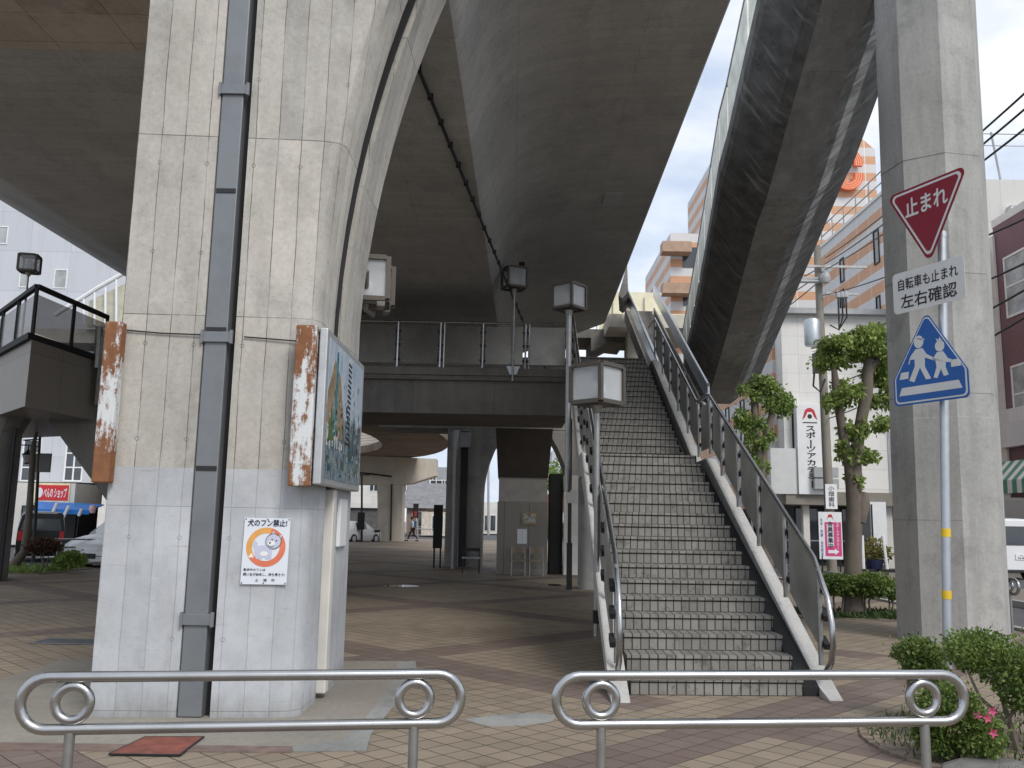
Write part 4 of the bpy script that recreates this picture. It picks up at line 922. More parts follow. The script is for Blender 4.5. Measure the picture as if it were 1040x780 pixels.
# ================================================================== SHRUBS IN FRONT (right)
def shrub(label, clumps, n, size, base, stems, mat=None, name='azalea_shrub', group=None, flowers=0, seed=1):
    t = thing(name, label, 'shrub', base, 0, group)
    leaves(MB_ := MB(), clumps, n, size, seed); MB_.build('foliage', mat or M_leaf_a, t)
    s = MB(); rg = random.Random(seed)
    for a, b in stems:
        a = Vector(a); b = Vector(b); mid = (a+b)/2+V(rg.uniform(-.06,.06), rg.uniform(-.06,.06), 0); d_ = (b-a).length
        s.tube([a, mid, b], [max(.012,.045*d_), max(.01,.03*d_), .008], 7)
    s.build('stem', M_bark, t, smooth=True)
    if flowers:
        for i in range(flowers):
            c, r = clumps[rg.randrange(len(clumps))]; c = Vector(c)
            if i < 4: q = [gy(978,700,5.75), gy(1007,722,5.75), gy(1008,744,5.75), gy(1002,729,5.75)][i]
            else:
                d = V(rg.gauss(0,1), -abs(rg.gauss(0,1)), rg.gauss(0,1)).normalized(); q = c+V(d.x*r[0],d.y*r[1],d.z*r[2])*1.02
            f = MB()
            for k_ in range(5):
                an = 2*math.pi*k_/5+i; f.add([q+V(0,0,0), q+V(.018*math.cos(an-.5),-.012,.018*math.sin(an-.5)), q+V(.034*math.cos(an),-.016,.034*math.sin(an)), q+V(.018*math.cos(an+.5),-.012,.018*math.sin(an+.5))], [(0,1,2),(0,2,3)])
            f.build('flower', M_pink, t)
    return t
a = gy(938,664,7.2)
shrub('rounded azalea shrub at the left foot of the sign pole', [((a.x+.02,7.35,a.z-.02),(.17,.2,.12)),((a.x+.05,7.3,a.z-.14),(.15,.17,.11))], 4200, .03, (a.x,7.3,0), [((a.x,7.3,0),(a.x-.08,7.35,a.z-.05)),((a.x+.02,7.3,0),(a.x+.1,7.3,a.z-.1))], seed=3)
a = gy(1000,668,6.4); b = gy(1036,684,6.2)
shrub('spreading azalea shrub with bare stems right of the sign pole', [((a.x-.02,6.5,a.z+.01),(.19,.22,.12)),((b.x,6.3,b.z),(.19,.22,.15)),((a.x+.12,6.7,a.z+.03),(.24,.25,.12)),((b.x+.28,6.4,b.z-.02),(.26,.26,.2)),((b.x+.02,6.25,b.z-.16),(.12,.14,.08))], 10500, .03, (a.x+.1,6.4,0), [((a.x+.17,6.35,0),(a.x+.03,6.35,a.z-.08)),((a.x+.1,6.35,.22),(a.x+.3,6.3,b.z-.1)),((a.x+.26,6.3,.0),(b.x+.03,6.3,b.z-.1)),((a.x+.1,6.35,.2),(a.x-.12,6.4,a.z-.1)),((a.x+.36,6.25,0),(b.x+.15,6.2,.4)),((a.x+.2,6.3,.15),(a.x+.34,6.25,.42))], seed=5)
a = gy(975,726,5.9)
shrub('low azalea mound with pink flowers behind the guard rail end', [((a.x-.02,6.0,a.z),(.19,.2,.17)),((a.x+.1,5.95,a.z-.12),(.17,.18,.14)),((a.x-.08,6.05,a.z-.14),(.15,.16,.13))], 9000, .029, (a.x,6.0,0), [((a.x,6,0),(a.x,6,a.z-.1)),((a.x+.03,6,0),(a.x+.15,6,a.z-.15))], flowers=8, seed=9)
gc = MB(); rg = random.Random(4)
for i in range(2600):
    q_ = rg.uniform(0,6.28); r_ = rg.random()**.5; x = 3.9+1.3*r_*math.cos(q_); y = 6.5+1.2*r_*math.sin(q_)
    a_ = rg.uniform(0, 6.28); h_ = rg.uniform(.04,.11); d_ = V(math.cos(a_), math.sin(a_), 0); gc.add([V(x,y,.0)-d_*.008, V(x,y,.0)+d_*.008, V(x,y,h_)+V(rg.uniform(-.05,.05), rg.uniform(-.05,.05), 0)], [(0,1,2)])
stuff(gc.build('ground_cover', leafmat('groundcover_leaf', (.02,.045,.012), (.06,.10,.025))), 'dark low ground cover under the azalea shrubs', 'ground cover')
st_ = MB(); q = gz(962,772); st_.loft([[V(q.x+.1+.26*u_*math.cos(k)*(1+.25*math.sin(2*k+1)), 5.82+.15*u_*math.sin(k), z) for k in [2*math.pi*i/13 for i in range(13)]] for z, u_ in ((0,1),(.05,.97),(.085,.6))]); tag(st_.build('flat_stone', concrete('bed_stone', (.16,.155,.145), None, stain=.5), bevel=.012), 'flat grey stone in the bed under the azalea mound', 'stone')

# hedge row round the plane tree
q = [gz(842,622), gz(858,622), gz(880,620), gz(905,612)]
def bush_at(px, py0, py1, Y, rx, label, n, seed, stems=True, mat=None, size=.055):
    top = gy(px, py0, Y); bot = gy(px, py1, Y); c = (top+bot)/2; rz_ = (top.z-bot.z)/2
    return shrub(label, [((c.x,Y,c.z),(rx,rx*.8,rz_)),((c.x+rx*.4,Y+.1,c.z-.02),(rx*.7,rx*.6,rz_*.85))], n, size, (c.x,Y,0), [((c.x-.05,Y,0),(c.x-rx*.4,Y,c.z)),((c.x+.08,Y,0),(c.x+rx*.45,Y,c.z-.03)),((c.x,Y,0),(c.x+.02,Y,c.z))], mat, 'clipped_shrub', 'clipped shrubs round the plane tree', seed=seed)
bush_at(848, 584, 603, 15.6, .34, 'left clipped shrub under the tall plane tree', 4200, 21)
bush_at(878, 583, 605, 15.7, .46, 'broad middle clipped shrub wrapping the plane tree trunk', 6200, 22)
bush_at(905, 590, 608, 16.0, .22, 'small airy shrub between the plane tree and octagonal pillar', 1000, 23)
gc = MB(); rg = random.Random(14)
for i in range(2600):
    x = rg.uniform(5.0, 7.4); y = rg.uniform(15.1, 16.5); a_ = rg.uniform(0,6.28); h_ = rg.uniform(.04,.12); d_ = V(math.cos(a_), math.sin(a_),0)
    gc.add([V(x,y,.02)-d_*.03, V(x,y,.02)+d_*.03, V(x,y,h_)+V(rg.uniform(-.09,.09), rg.uniform(-.09,.09),0)], [(0,1,2)])
stuff(gc.build('ground_cover', bpy.data.materials['groundcover_leaf']), 'low leafy ground cover under the clipped shrubs', 'ground cover')

# ================================================================== PLANE TREES
def tree(label, base, limbs, clumps, n, size, seed, mat=M_leaf_t, name='plane_tree', group=None):
    t = thing(name, label, 'tree', base, 0, group)
    tr = MB()
    for pts, r in limbs: tr.tube(pts, r, 12)
    tr.build('trunk', M_bark, t, smooth=True)
    rg = random.Random(seed); sub = []; tw = MB()
    for c, r in clumps:
        c = Vector(c); sub.append((c, tuple(x*.72 for x in r)))
        for _ in range(5):
            d = Vector((rg.gauss(0,1), rg.gauss(0,1), rg.gauss(-.15,.8))).normalized(); p_ = c+V(d.x*r[0], d.y*r[1], d.z*r[2])*(.7+.45*rg.random()); f_ = .28+.28*rg.random()
            sub.append((p_, (r[0]*f_, r[1]*f_, r[2]*f_*1.1))); tw.tube([c, (c+p_)/2+V(rg.gauss(0,.03),0,rg.gauss(.03,.03)), p_], [.018,.012,.006], 5)
    tw.build('twigs', M_bark, t); lf = MB(); leaves(lf, sub, n, size, seed, .1, .55, .22); lf.build('crown', mat, t)
    return t
Y = 15.8
G = lambda x, y, d=0: gy(x, y, Y+d)
base = G(866, 625); base.z = 0
tree('tall pollarded plane tree with forked trunk above the clipped shrubs', tuple(base),
  [([base, G(866,590), G(867,545), G(868,520), G(866,480)], [.2,.15,.138,.135,.135]), ([G(868,500), G(868,470), G(874,430), G(880,400), G(882,370), G(878,345)], [.13,.12,.10,.11,.09,.05]),
   ([G(866,500), G(862,470), G(855,435), G(850,400), G(847,375)], [.11,.09,.075,.085,.05]), ([G(882,380), G(895,360), G(905,345)], [.08,.05,.03]), ([G(872,530), G(876,512), G(878,500)], [.12,.125,.06])],
  [(G(870,352),(.46,.42,.24)),(G(893,350),(.36,.36,.26)),(G(848,366,.2),(.28,.28,.2)),(G(845,408),(.22,.24,.2)),(G(858,398),(.28,.26,.22)),(G(892,380,.3),(.36,.3,.25)),(G(895,405,.2),(.28,.22,.18)),(G(868,438),(.22,.22,.18)),(G(878,462),(.20,.2,.16)),(G(856,455),(.13,.14,.2)),(G(900,430),(.2,.2,.15)),(G(866,484),(.16,.16,.12)),(G(852,345),(.25,.25,.12)),(G(880,338),(.3,.3,.12))],
  9800, .085, 31)
Y = 26.0
base = G(778, 560); base.z = 0
tree('lighter plane tree with two bare limbs beyond the stair rail', tuple(base),
  [([base, G(776,520), G(774,490), G(772,470)], [.22,.19,.17,.16]), ([G(772,475), G(768,440), G(766,415), G(765,395)], [.14,.12,.10,.07]), ([G(772,478), G(777,450), G(783,425), G(788,405)], [.14,.11,.10,.07])],
  [(G(768,394),(.5,.45,.3)),(G(787,402),(.42,.4,.42)),(G(783,392),(.35,.3,.25)),(G(796,412,.3),(.22,.22,.4)),(G(762,430),(.35,.3,.3)),(G(768,452),(.4,.3,.28)),(G(757,425),(.25,.25,.4)),(G(770,470),(.3,.25,.2)),(G(780,440),(.15,.2,.2))],
  5200, .10, 37, M_leaf_l)
Y = 23.8
base = V(-13.0,23.8,0)
tree('thin leaning street tree with a bare grey trunk at the left edge', tuple(base),
  [([base+V(-.5,0,.0), base+V(-.02,0,.12), G(25,560), G(29,530), G(31,500), G(33,470), G(34,452)], [.05,.13,.11,.09,.08,.075,.07]), ([base+V(.5,.1,.0), base+V(.05,0,.12), base+V(0,0,.3)], [.03,.08,.09]), ([G(34,452), G(37,440), G(36,428)], [.06,.04,.02])],
  [(G(35,425),(.5,.5,.2)),(G(22,410),(.5,.5,.3))], 500, .12, 41, name='street_tree')
Y = 23.4
shrub('reddish azalea shrub on bare stems by the left street tree', [(G(44,552),(.32,.3,.13)),(G(51,556),(.22,.22,.12)),(G(36,556),(.2,.2,.12))], 1900, .075, tuple(gz(46,578)), [(G(46,578),G(40,556)),(G(47,578),G(52,558)),(G(44,578),G(46,552))], leafmat('reddish_leaf', (.05,.05,.02), (.15,.07,.06)), flowers=6, seed=51)
shrub('bright green feathery shrub beside the reddish azalea', [(G(71,568),(.30,.3,.19)),(G(63,571),(.2,.2,.15)),(G(79,570),(.18,.18,.15))], 1900, .085, tuple(gz(70,580)), [(G(70,580),G(70,565))], M_leaf_l, name='feathery_shrub', seed=53)
gc = MB(); rg = random.Random(24)
for i in range(1600):
    x = rg.uniform(-14.2, -11.8); y = rg.uniform(22.6, 24.6); a_ = rg.uniform(0,6.28); h_ = rg.uniform(.06,.22); d_ = V(math.cos(a_), math.sin(a_),0)
    gc.add([V(x,y,.02)-d_*.03, V(x,y,.02)+d_*.03, V(x,y,h_)+V(rg.uniform(-.09,.09), rg.uniform(-.09,.09),0)], [(0,1,2)])
stuff(gc.build('ground_cover', M_leaf_l), 'light green grass and ground cover in the left roadside bed', 'ground cover')

# ================================================================== BUILDINGS, right side
def window(t, pl, x, y, w, h, n=.0, mat=None, frame=None, mull=(1,1), fw=.05, sub=True):
    m = MB()
    for a, b, c, d in ((x,x+w,y,y+fw),(x,x+w,y+h-fw,y+h),(x,x+fw,y+fw,y+h-fw),(x+w-fw,x+w,y+fw,y+h-fw)): pl.rect(m, a, b, c, d, n-.05, n+.04)
    for i in range(1, mull[0]): xx = x+w*i/mull[0]; pl.rect(m, xx-fw/2, xx+fw/2, y+fw, y+h-fw, n-.05, n+.03)
    for i in range(1, mull[1]): yy = y+h*i/mull[1]; pl.rect(m, x+fw, x+w-fw, yy-fw/2.5, yy+fw/2.5, n-.05, n+.025)
    f = m.build('window', frame or M_white, t)
    m = MB(); pl.rect(m, x+fw*.6, x+w-fw*.6, y+fw*.6, y+h-fw*.6, n-.02, n+.008); m.build('pane', mat or M_win, f)
    return f
Yb = 34.5
xl = gy(800,560,Yb).x; xr = gy(930,560,Yb).x; zt = gy(870,321,Yb).z
t = thing('sports_building', 'white corner building with striped side wall and vertical sports school sign', 'building', ((xl+xr)/2, Yb, 0))
z1 = gy(850,500,Yb).z
m = MB(); m.box(xl, xr, Yb, 58, z1, zt); m.cm = 0; m.build('wall', M_wtile, t)
m = MB(); m.box(xl-.05, xr, Yb-.35, 58.2, zt+.003, zt+.22); m.build('cornice', M_grey, t)
m = MB(); m.box(xl-.12, xl-.003, Yb+.9, 58, z1-.6, zt-1.2); m.build('striped_wall', M_str_a, t)
m = MB(); m.prism([V(xl-.125,Yb+.9,zt-1.197), V(xl-.125,58,zt-1.197), V(xl+.0,58,zt+.0), V(xl+.0,Yb+.9,zt+.0)], V(.1,0,0)); m.build('louvre_roof', panelled('louvre', (.55,.56,.57), 4, .14, .02, .6), t)
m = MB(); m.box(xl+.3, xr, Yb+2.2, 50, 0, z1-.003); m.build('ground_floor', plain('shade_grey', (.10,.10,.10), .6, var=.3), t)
m = MB(); m.box(xl-.1, xr, Yb-.3, Yb+2.6, z1-.5, z1-.003); m.build('canopy', M_apron, t)
for px in (821, 873, 906):
    q = gy(px,560,Yb); m = MB(); m.box(q.x-.12, q.x+.12, Yb+.1, Yb+.34, 0, z1-.503); m.build('column', M_offw, t)
FP = Plane(V(xl,Yb+2.19,0), (1,0,0), (0,0,1))
for x_ in (1.0, 2.9): window(t, FP, x_, .1, 1.6, 2.2, .0, M_win, M_dark)
m = MB(); FP.rect(m, .3, 3.4, .95, 1.0, .8, .83); m.build('barrier_bar', M_galv, t)
FF = Plane(V(xl,Yb,0), (1,0,0), (0,0,1))
def fx(px, py): q = gy(px, py, Yb); return q.x-xl, q.z
x_, z_ = fx(805, 458); window(t, FF, x_, z_, .4, fx(805,415)[1]-z_, 0, M_win, M_dark)
SPl = Plane(V(xl-.13,Yb,0), (0,-1,0), (0,0,1))
for yy, za, h_ in ((3.0,5.2,2.0),(5.2,5.2,2.0),(8,5.2,2),(11,5.4,1.8),(4,1.2,1.6),(7,1.2,1.6)): window(t, SPl, -yy-.8, za, .7, h_, 0, M_win, M_dark)
m = MB(); x_, z_ = fx(902,470); FF.rect(m, x_, x_+.9, z_-1.4, z_+1.2, .01, .03); bw = m.build('shutter', M_grey, t)
m = MB(); FF.rect(m, fx(879,520)[0], fx(879,520)[0]+.05, .1, 2.4, .5, .55); m.build('door_post', M_dark, t)
m = MB(); x0_, zz_ = fx(882,575); FF.rect(m, x0_, x0_+.6, .15, 2.5, .35, .42); m.build('white_panel', M_white, t)
# sign board
t2 = thing('school_sign', 'tall white vertical sports academy sign with red and black emblem', 'sign', tuple(gy(824,460,Yb-.3)))
SP = Plane(gy(824,456,Yb-.45), (1,0,0), (0,0,1)); hh = (gy(824,411,Yb).z-gy(824,501,Yb).z)/2
m = MB(); SP.rect(m, -.52, .46, -hh, hh, -.4, 0); m.build('box_body', M_white, t2)
m = MB(); SP.rect(m, -1.55, -.53, -hh, -hh+1.75, -.45, -.1); m.build('side_box', M_signw, t2)
text('ス\nポ\n|\nツ\nア\nカ\nデ\nミ\n|', .36, hh*1.36, SP, .0, -hh*.17, .004, M_blk, t2, .045)
m = MB(); SP.poly(m, [(-.32,hh-.62),(-.2,hh-.22),(-.08,hh-.14),(.04,hh-.14),(.16,hh-.22),(.28,hh-.62),(.16,hh-.5),(.06,hh-.30),(-.10,hh-.30),(-.2,hh-.5)], 0, .004); m.build('emblem_arch', plain('emblem_red', (.5,.03,.05), .4), t2)
m = MB(); SP.disc(m, -.02, hh-.47, .09, 0, .0045); SP.rect(m, -.3, .26, hh-.735, hh-.69, 0, .004); m.build('emblem_dot', M_blk, t2)
m = MB()
for a, b in ((-.0,.44),(.48,.92)):
    for c in (-.02, .42): SP.rect(m, a+.0, b, -hh+.22+c, -hh+.60+c, .03, .25)
m.build('air_conditioner', M_grey, t2)

# striped annex behind, and the striped tower with its big letter
Xa = gy(905,190,35).x
t = thing('striped_annex', 'orange and white striped annex with narrow dark windows and roof railing', 'building', (Xa+4, 36, 0))
za = gy(905,190,35).z; Ya1 = 43.5
m = MB(); m.box(Xa, Xa+1.0, 31.5, Ya1, zt+.25, za); m.box(Xa+.3, Xa+.9, Yb+1, Ya1-.3, .1, zt+.247); m.build('wall', M_str_a, t)
m = MB(); m.box(Xa-.06, Xa+1.05, 31.4, Ya1+.05, za+.003, za+.15); m.build('cornice', M_offw, t)
AP = Plane(V(Xa-.005,31.5,0), (0,-1,0), (0,0,1))
def onX(px, py, X): d = _ray(px, py); return CAM + d*(X/d.x)
for pa, pb in (((853,264),(858,285)),((887,236),(894,266)),((890,302),(895,318)),((853,296),(858,312))):
    a_ = onX(*pa, Xa); b_ = onX(*pb, Xa); window(t, AP, 31.5-a_.y, b_.z, a_.y-b_.y, max(.8, a_.z-b_.z), 0, M_win, M_dark)
m = MB()
for dz in (.5, 1.0): m.tube([V(Xa+.1,31.5,za+.15+dz), V(Xa+.1,Ya1,za+.15+dz)], .03, 6)
for i in range(9): m.tube([V(Xa+.1,31.5+i*1.5,za+.15), V(Xa+.1,31.5+i*1.5,za+1.15)], .03, 6)
m.build('roof_railing', M_dull, t)
Yt = 56
t = thing('striped_tower', 'tall orange and grey striped department store tower with a big orange letter C', 'building', (16, Yt, 0))
xL, xR = gy(684,280,Yt).x, gy(889,160,Yt).x; zT, zR, zL = gy(868,134,Yt).z, gy(889,152,Yt).z, gy(694,232,Yt).z
xM = gy(868,139,Yt).x; xK = gy(742,200,Yt).x
m = MB(); m.prism([V(xK,Yt,0), V(xR,Yt,0), V(xR,Yt,zR), V(xM,Yt,zT), V(xK,Yt,zT)], V(0,14,0)); m.build('wall', M_str_t, t)
m = MB(); m.box(xL, xK-.003, Yt+1, Yt+12, 0, zL); m.build('lower_wing', M_str_t, t)
for i in range(3):
    for j in range(5):
        q = MB(); xx = xL+.8+i*1.9; zb = 8+j*2.6
        if zb+1.5 < zL: q.box(xx, xx+1.1, Yt+.96, Yt+1.02, zb, zb+1.4); q.build('window', M_win, t)
for j in range(4): m = MB(); m.box(xL-.7, xL+1.2, Yt-.1, Yt+.95, zL-1.6-j*2.8, zL-.9-j*2.8); m.build('balcony', plain('balcony_brick', (.40,.27,.19), .7), t)
cq = gy(860,173,Yt-.25); CP = Plane(cq, (1,0,0), (0,0,1)); cr_ = 1.05; ch = .46
cm_ = plain('letter_orange', (.72,.13,.035), .45, var=.06); cm2 = plain('letter_peach', (.78,.42,.25), .45, var=.05)
def letterC(r0, r1, n0, n1, mat, name, par):
    m = MB(); CP.ring(m, 0, ch, r0, r1, n0, n1, 22, 0, math.pi); CP.ring(m, 0, -ch, r0, r1, n0, n1, 22, math.pi, 2*math.pi)
    CP.rect(m, -r1, -r0, -ch+.001, ch-.001, n0, n1); CP.rect(m, r0, r1, ch-.22, ch-.001, n0, n1); CP.rect(m, r0, r1, -ch+.001, -ch+.22, n0, n1)
    return m.build(name, mat, par)
lc = letterC(.42, .98, 0, .24, cm_, 'letter', t); letterC(.54, .58, .24, .25, cm2, 'letter_line', lc); letterC(.69, .73, .24, .25, cm2, 'letter_line', lc); letterC(.84, .88, .24, .25, cm2, 'letter_line', lc)

# plum building
Yp = 38; q = gy(1008,232,Yp); Xp = q.x; zp = q.z
t = thing('plum_building', 'dark plum tiled building with large white-framed curtained windows', 'building', (Xp+3, 33, 0))
m = MB(); m.box(Xp, Xp+14, 26, Yp, 2.9, zp); m.build('wall', M_purple, t)
m = MB(); m.box(Xp-.02, Xp+14, 26, Yp+.05, zp+.003, zp+.35); m.box(Xp-.12, Xp-.022, Yp-.15, Yp+.3, 3, zp-.4); m.build('trim', M_offw, t)
m = MB(); m.box(Xp-.3, Xp+14, 25.9, Yp+.1, 5.0, 6.6); m.build('white_band', panelled('band_panel', (.70,.71,.72), .3, 3, .01, .8), t)
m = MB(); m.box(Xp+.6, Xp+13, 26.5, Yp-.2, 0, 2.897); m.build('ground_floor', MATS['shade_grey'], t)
PP = Plane(V(Xp-.005,26,0), (0,-1,0), (0,0,1))
for zb, h_ in ((gy(1016,322,37).z, 2.7), (gy(1020,430,37).z, 2.5)):
    for yy in (37.3, 32.9, 28.6): window(t, PP, 26-yy, zb, 3.3, h_, 0, M_winl, M_white, (2,2), .09)
ta = thing('shop_awning', 'green and white striped shop awning under the plum building', 'awning', (Xp-.8, 32, 4.2))
m = MB(); m2 = MB()
for i in range(28):
    y0 = 28.4+i*.34; (m if i % 2 else m2).hexa([V(Xp-1.1,y0,3.5), V(Xp-1.1,y0+.34,3.5), V(Xp-.32,y0+.34,4.35), V(Xp-.32,y0,4.35)], [V(Xp-1.1,y0,3.54), V(Xp-1.1,y0+.34,3.54), V(Xp-.32,y0+.34,4.4), V(Xp-.32,y0,4.4)])
    (m if i % 2 else m2).box(Xp-1.11, Xp-1.09, y0, y0+.34, 3.0, 3.5)
m.build('green_stripes', plain('awning_green', (.10,.30,.20), .7), ta); m2.build('white_stripes', M_white, ta)
ts = thing('side_sign', 'narrow white vertical sign with black characters beside the plum building', 'sign', tuple(gy(1003,330,Yp+.4)))
VP_ = Plane(gy(1006.5,330,Yp+.35), (1,0,0), (0,0,1)); hz = (gy(1003,236,Yp).z-gy(1003,398,Yp).z)/2
m = MB(); VP_.rect(m, -.75, .1, -hz, hz, -.25, 0); m.build('box_body', M_white, ts)
text('歯\n科\n医\n院\n入\n口\n3\nB', .38, hz*1.7, VP_, -.2, 0, .004, M_blk, ts, .02)
# pale block behind plum building
t = thing('pale_block', 'pale grey flat-roofed block behind the plum building with a rooftop mast', 'building', (26, 48, 0))
q = gy(998,182,46); m = MB(); m.box(q.x-.3, q.x+20, 46, 58, 0, q.z); m.build('wall', panelled('pale_concrete', (.58,.57,.54), 1.6, 3, .02, .8), t)
m = MB(); m.box(q.x+1.2, q.x+6, 45.6, 46, q.z-3.4, q.z-1.6); m.build('roof_unit', panelled('roof_louvre', (.62,.63,.63), 3, .2, .03, .6), t)
m = MB(); m.tube([V(q.x+1.6,47,q.z), V(q.x+1.2,47,q.z+3.2)], .06, 6); m.tube([V(q.x-1,47,q.z+3.1), V(q.x+7,47,q.z+3.1)], .03, 6); m.tube([V(q.x-1,47,q.z+2.4), V(q.x+7,47,q.z+2.4)], .025, 6); m.build('mast', M_grey, t)

# ================================================================== UTILITY POLE, pink sign, wires
Yu = 31.0
t = thing('utility_pole', 'grey concrete utility pole with transformer and insulators beside the plane tree', 'utility pole', (gy(845,575,Yu).x, Yu, 0))
ux = gy(845,575,Yu).x
m = MB(); m.tube([V(ux,Yu,0), V(ux-.05,Yu,5), V(ux-.12,Yu,11.6)], [.17,.155,.12], 12); m.build('shaft', M_apron, t, smooth=True)
q = gy(825,333,Yu); m = MB(); m.lathe((q.x,Yu,q.z-.65), [(.0,0),(.27,.0),(.29,.08),(.29,.85),(.24,.95),(.1,1.0),(.0,1.02)], 16); m.box(q.x-.2,q.x+.4,Yu-.05,Yu+.05,q.z-.1,q.z); m.build('transformer', M_galv, t, smooth=True)
m = MB(); q = gy(835,272,Yu)
m.box(q.x-1.0, q.x+1.5, Yu-.28, Yu-.2, q.z-.06, q.z+.02); m.box(q.x-1.4, q.x+.2, Yu-.28, Yu-.2, q.z-.5, q.z-.42); q2 = gy(858,300,Yu); m.box(q.x, q2.x+.4, Yu-.28, Yu-.2, q2.z-.05, q2.z+.03); m.build('crossarm', M_dull, t)
m = MB(); q = gy(838,279,Yu-.4); m.lathe((q.x,q.y,q.z-.3), [(.0,0),(.14,.0),(.2,.16),(.14,.34),(.05,.4)], 10); q = gy(818,288,Yu); m.tube([V(q.x-.9,Yu-.3,q.z), V(q.x+.5,Yu-.3,q.z)], .07, 8)
for px in (851,855,859): q = gy(px,298,Yu-.3); m.lathe((q.x,q.y,q.z-.2), [(.0,0),(.09,.05),(.09,.2),(.04,.3)], 8)
m.build('insulator', M_grey, t, smooth=True)
m = MB()
for px in (851,855,859):
    a_ = gy(px,300,Yu-.3); m.tube([a_, gy(px+1,322,Yu-.3), gy(852,335,Yu-.3), gy(843,330,Yu-.2)], .03, 6)
m.build('drop_cable', M_dark, t)
m = MB(); q = gy(827,372,Yu); m.box(q.x-.14,q.x+.14,Yu-.5,Yu-.2,q.z-.3,q.z+.4); m.tube([gy(827,378,Yu-.3), gy(826,392,Yu-.3), gy(833,398,Yu-.3), gy(838,385,Yu-.2)], .035, 6); m.build('drop_cable', M_dark, t)
m = MB(); zb0, zb1 = gy(843,517,Yu).z, gy(843,492,Yu).z; UP = Plane(V(ux-.02,Yu-.22,(zb0+zb1)/2), (1,0,0), (0,0,1)); UP.rect(m, -.2, .2, -(zb1-zb0)/2, (zb1-zb0)/2, -.0, .02); bnd = m.build('advert_band', M_white, t)
text('小\n畑\n歯\n科', .2, (zb1-zb0)*.85, UP, 0, 0, .024, M_blk, t, .02)
def wires(label, segs, r=.016, sag=.0):
    m = MB()
    for a, b in segs:
        a = Vector(a); b = Vector(b); m.tube([a+(b-a)*(i/14)+V(0,0,-4*sag*(i/14)*(1-i/14)) for i in range(15)], r, 6)
    tag(m.build('overhead_cable', M_dark), label, 'cable', 'overhead cables along the right street')
X8 = ux-.2
for i, (pa, pb, d_) in enumerate((((838,262),(1040,82),12),((838,268),(1040,98),12),((838,274),(1040,118),12),((836,300),(1040,210),13),((842,345),(1040,255),13),((842,392),(1040,282),13),((842,425),(1040,310),13))):
    a_ = gy(*pa, Yu-.2); b_ = gy(*pb, d_); e_ = b_+(b_-a_)*.35
    wires(['topmost cable crossing right of the octagonal pillar', 'second high cable crossing right of the octagonal pillar', 'third high cable crossing right of the octagonal pillar', 'thick cable passing before the annex upper windows', 'cable crossing the plum building upper windows', 'cable crossing just below the annex cornice', 'lowest cable running to the utility pole beside the tree'][i], [(a_, e_)], .018, .25)
for i, (pa, pb) in enumerate((((836,270),(760,300)),((836,276),(760,318)),((836,282),(760,335)))):
    wires(['upper short cable from the pole behind the stair bridge', 'middle short cable from the pole behind the stair bridge', 'lower short cable from the pole behind the stair bridge'][i], [(gy(*pa,Yu-.1), gy(*pb,46))], .022, .2)
q = gy(845,580,30.2)
t = thing('pink_sign', 'pink and white standing sign with a white arrow beside the utility pole', 'sign', (q.x, 30.2, 0))
PSg = Plane(V(q.x,30.2,1.3), (math.cos(.1), -math.sin(.1), 0), (0,0,1)); zz0, zz1 = gy(845,568,30.2).z-1.3, gy(845,520,30.2).z-1.3; zm = (zz0+zz1)/2; hp = (zz1-zz0)/2
PSg.c += V(0,0,zm)
m = MB(); PSg.rect(m, -.38, .38, -hp, hp, -.05, 0); m.build('board', M_white, t)
m = MB(); PSg.rect(m, -.19, .35, -hp+.1, hp-.34, 0, .004); m.build('pink_panel', plain('sign_pink', (.62,.06,.22), .45, var=.05), t)
m = MB(); PSg.rect(m, -.12, .10, -hp+.42, hp-.40, .004, .006); m.build('pale_strip', M_signw, t)
text('会\n員\n募\n集\n中', .17, hp*1.15, PSg, -.01, .02, .008, M_navy, t, .03)
text('ス\nポ\n|\nツ\nア\nカ\nデ\nミ\n|', .09, hp*1.15, PSg, .23, .0, .008, M_white, t, .03)
text('水\n泳\n・\n体\n操\n・\n幼\n児\n教\n室', .08, hp*1.6, PSg, -.29, -.05, .004, M_blue, t, .02)
m = MB(); PSg.poly(m, [(-.1,-hp+.2),(.12,-hp+.2),(.12,-hp+.14),(.26,-hp+.25),(.12,-hp+.36),(.12,-hp+.3),(-.1,-hp+.3)], .004, .008); m.build('arrow', M_white, t)
m = MB(); PSg.poly(m, [(-.12,hp-.28),(-.05,hp-.08),(.05,hp-.08),(.12,hp-.28),(.05,hp-.18),(-.05,hp-.18)], 0, .004); m.build('emblem', bpy.data.materials['emblem_red'], t)
for x_ in (-.3, .3):
    m = MB(); m.tube([V(q.x+x_,30.24,0), V(q.x+x_,30.24,1.3+zz0+.1)], .025, 6); m.build('leg', M_dark, t)
for i, px in enumerate((877, 901)):
    q = gy(px,578,31.5); t = thing('sign_stand', ['white post on a black weight left of the flower pots', 'white post on a black weight near the octagonal pillar'][i], 'post', (q.x,31.5,0))
    m = MB(); m.tube([V(0,0,.08), V(-.1*i,0,1.25)], .06, 8); m.build('post', M_white, t, local=True); m = MB(); m.box(-.3,.3,-.2,.2,0,.1); m.build('weight', M_black, t, local=True)
q = gy(888,575,31.8)
shrub('potted plants with yellow and orange blooms before the white panel', [((q.x,31.8,.75),(.45,.35,.35)),((q.x+.3,31.8,.6),(.3,.3,.25))], 500, .14, (q.x,31.8,0), [((q.x,31.8,0),(q.x,31.8,.6))], leafmat('pot_leaf', (.05,.09,.03), (.3,.26,.08)), name='potted_plant', seed=61)
tp = bpy.data.objects['potted_plant']; m = MB(); m.lathe((q.x,31.8,0), [(.0,0),(.24,0),(.32,.42),(.28,.42),(.26,.36),(0,.36)], 14); m.build('pot', M_navy, tp)

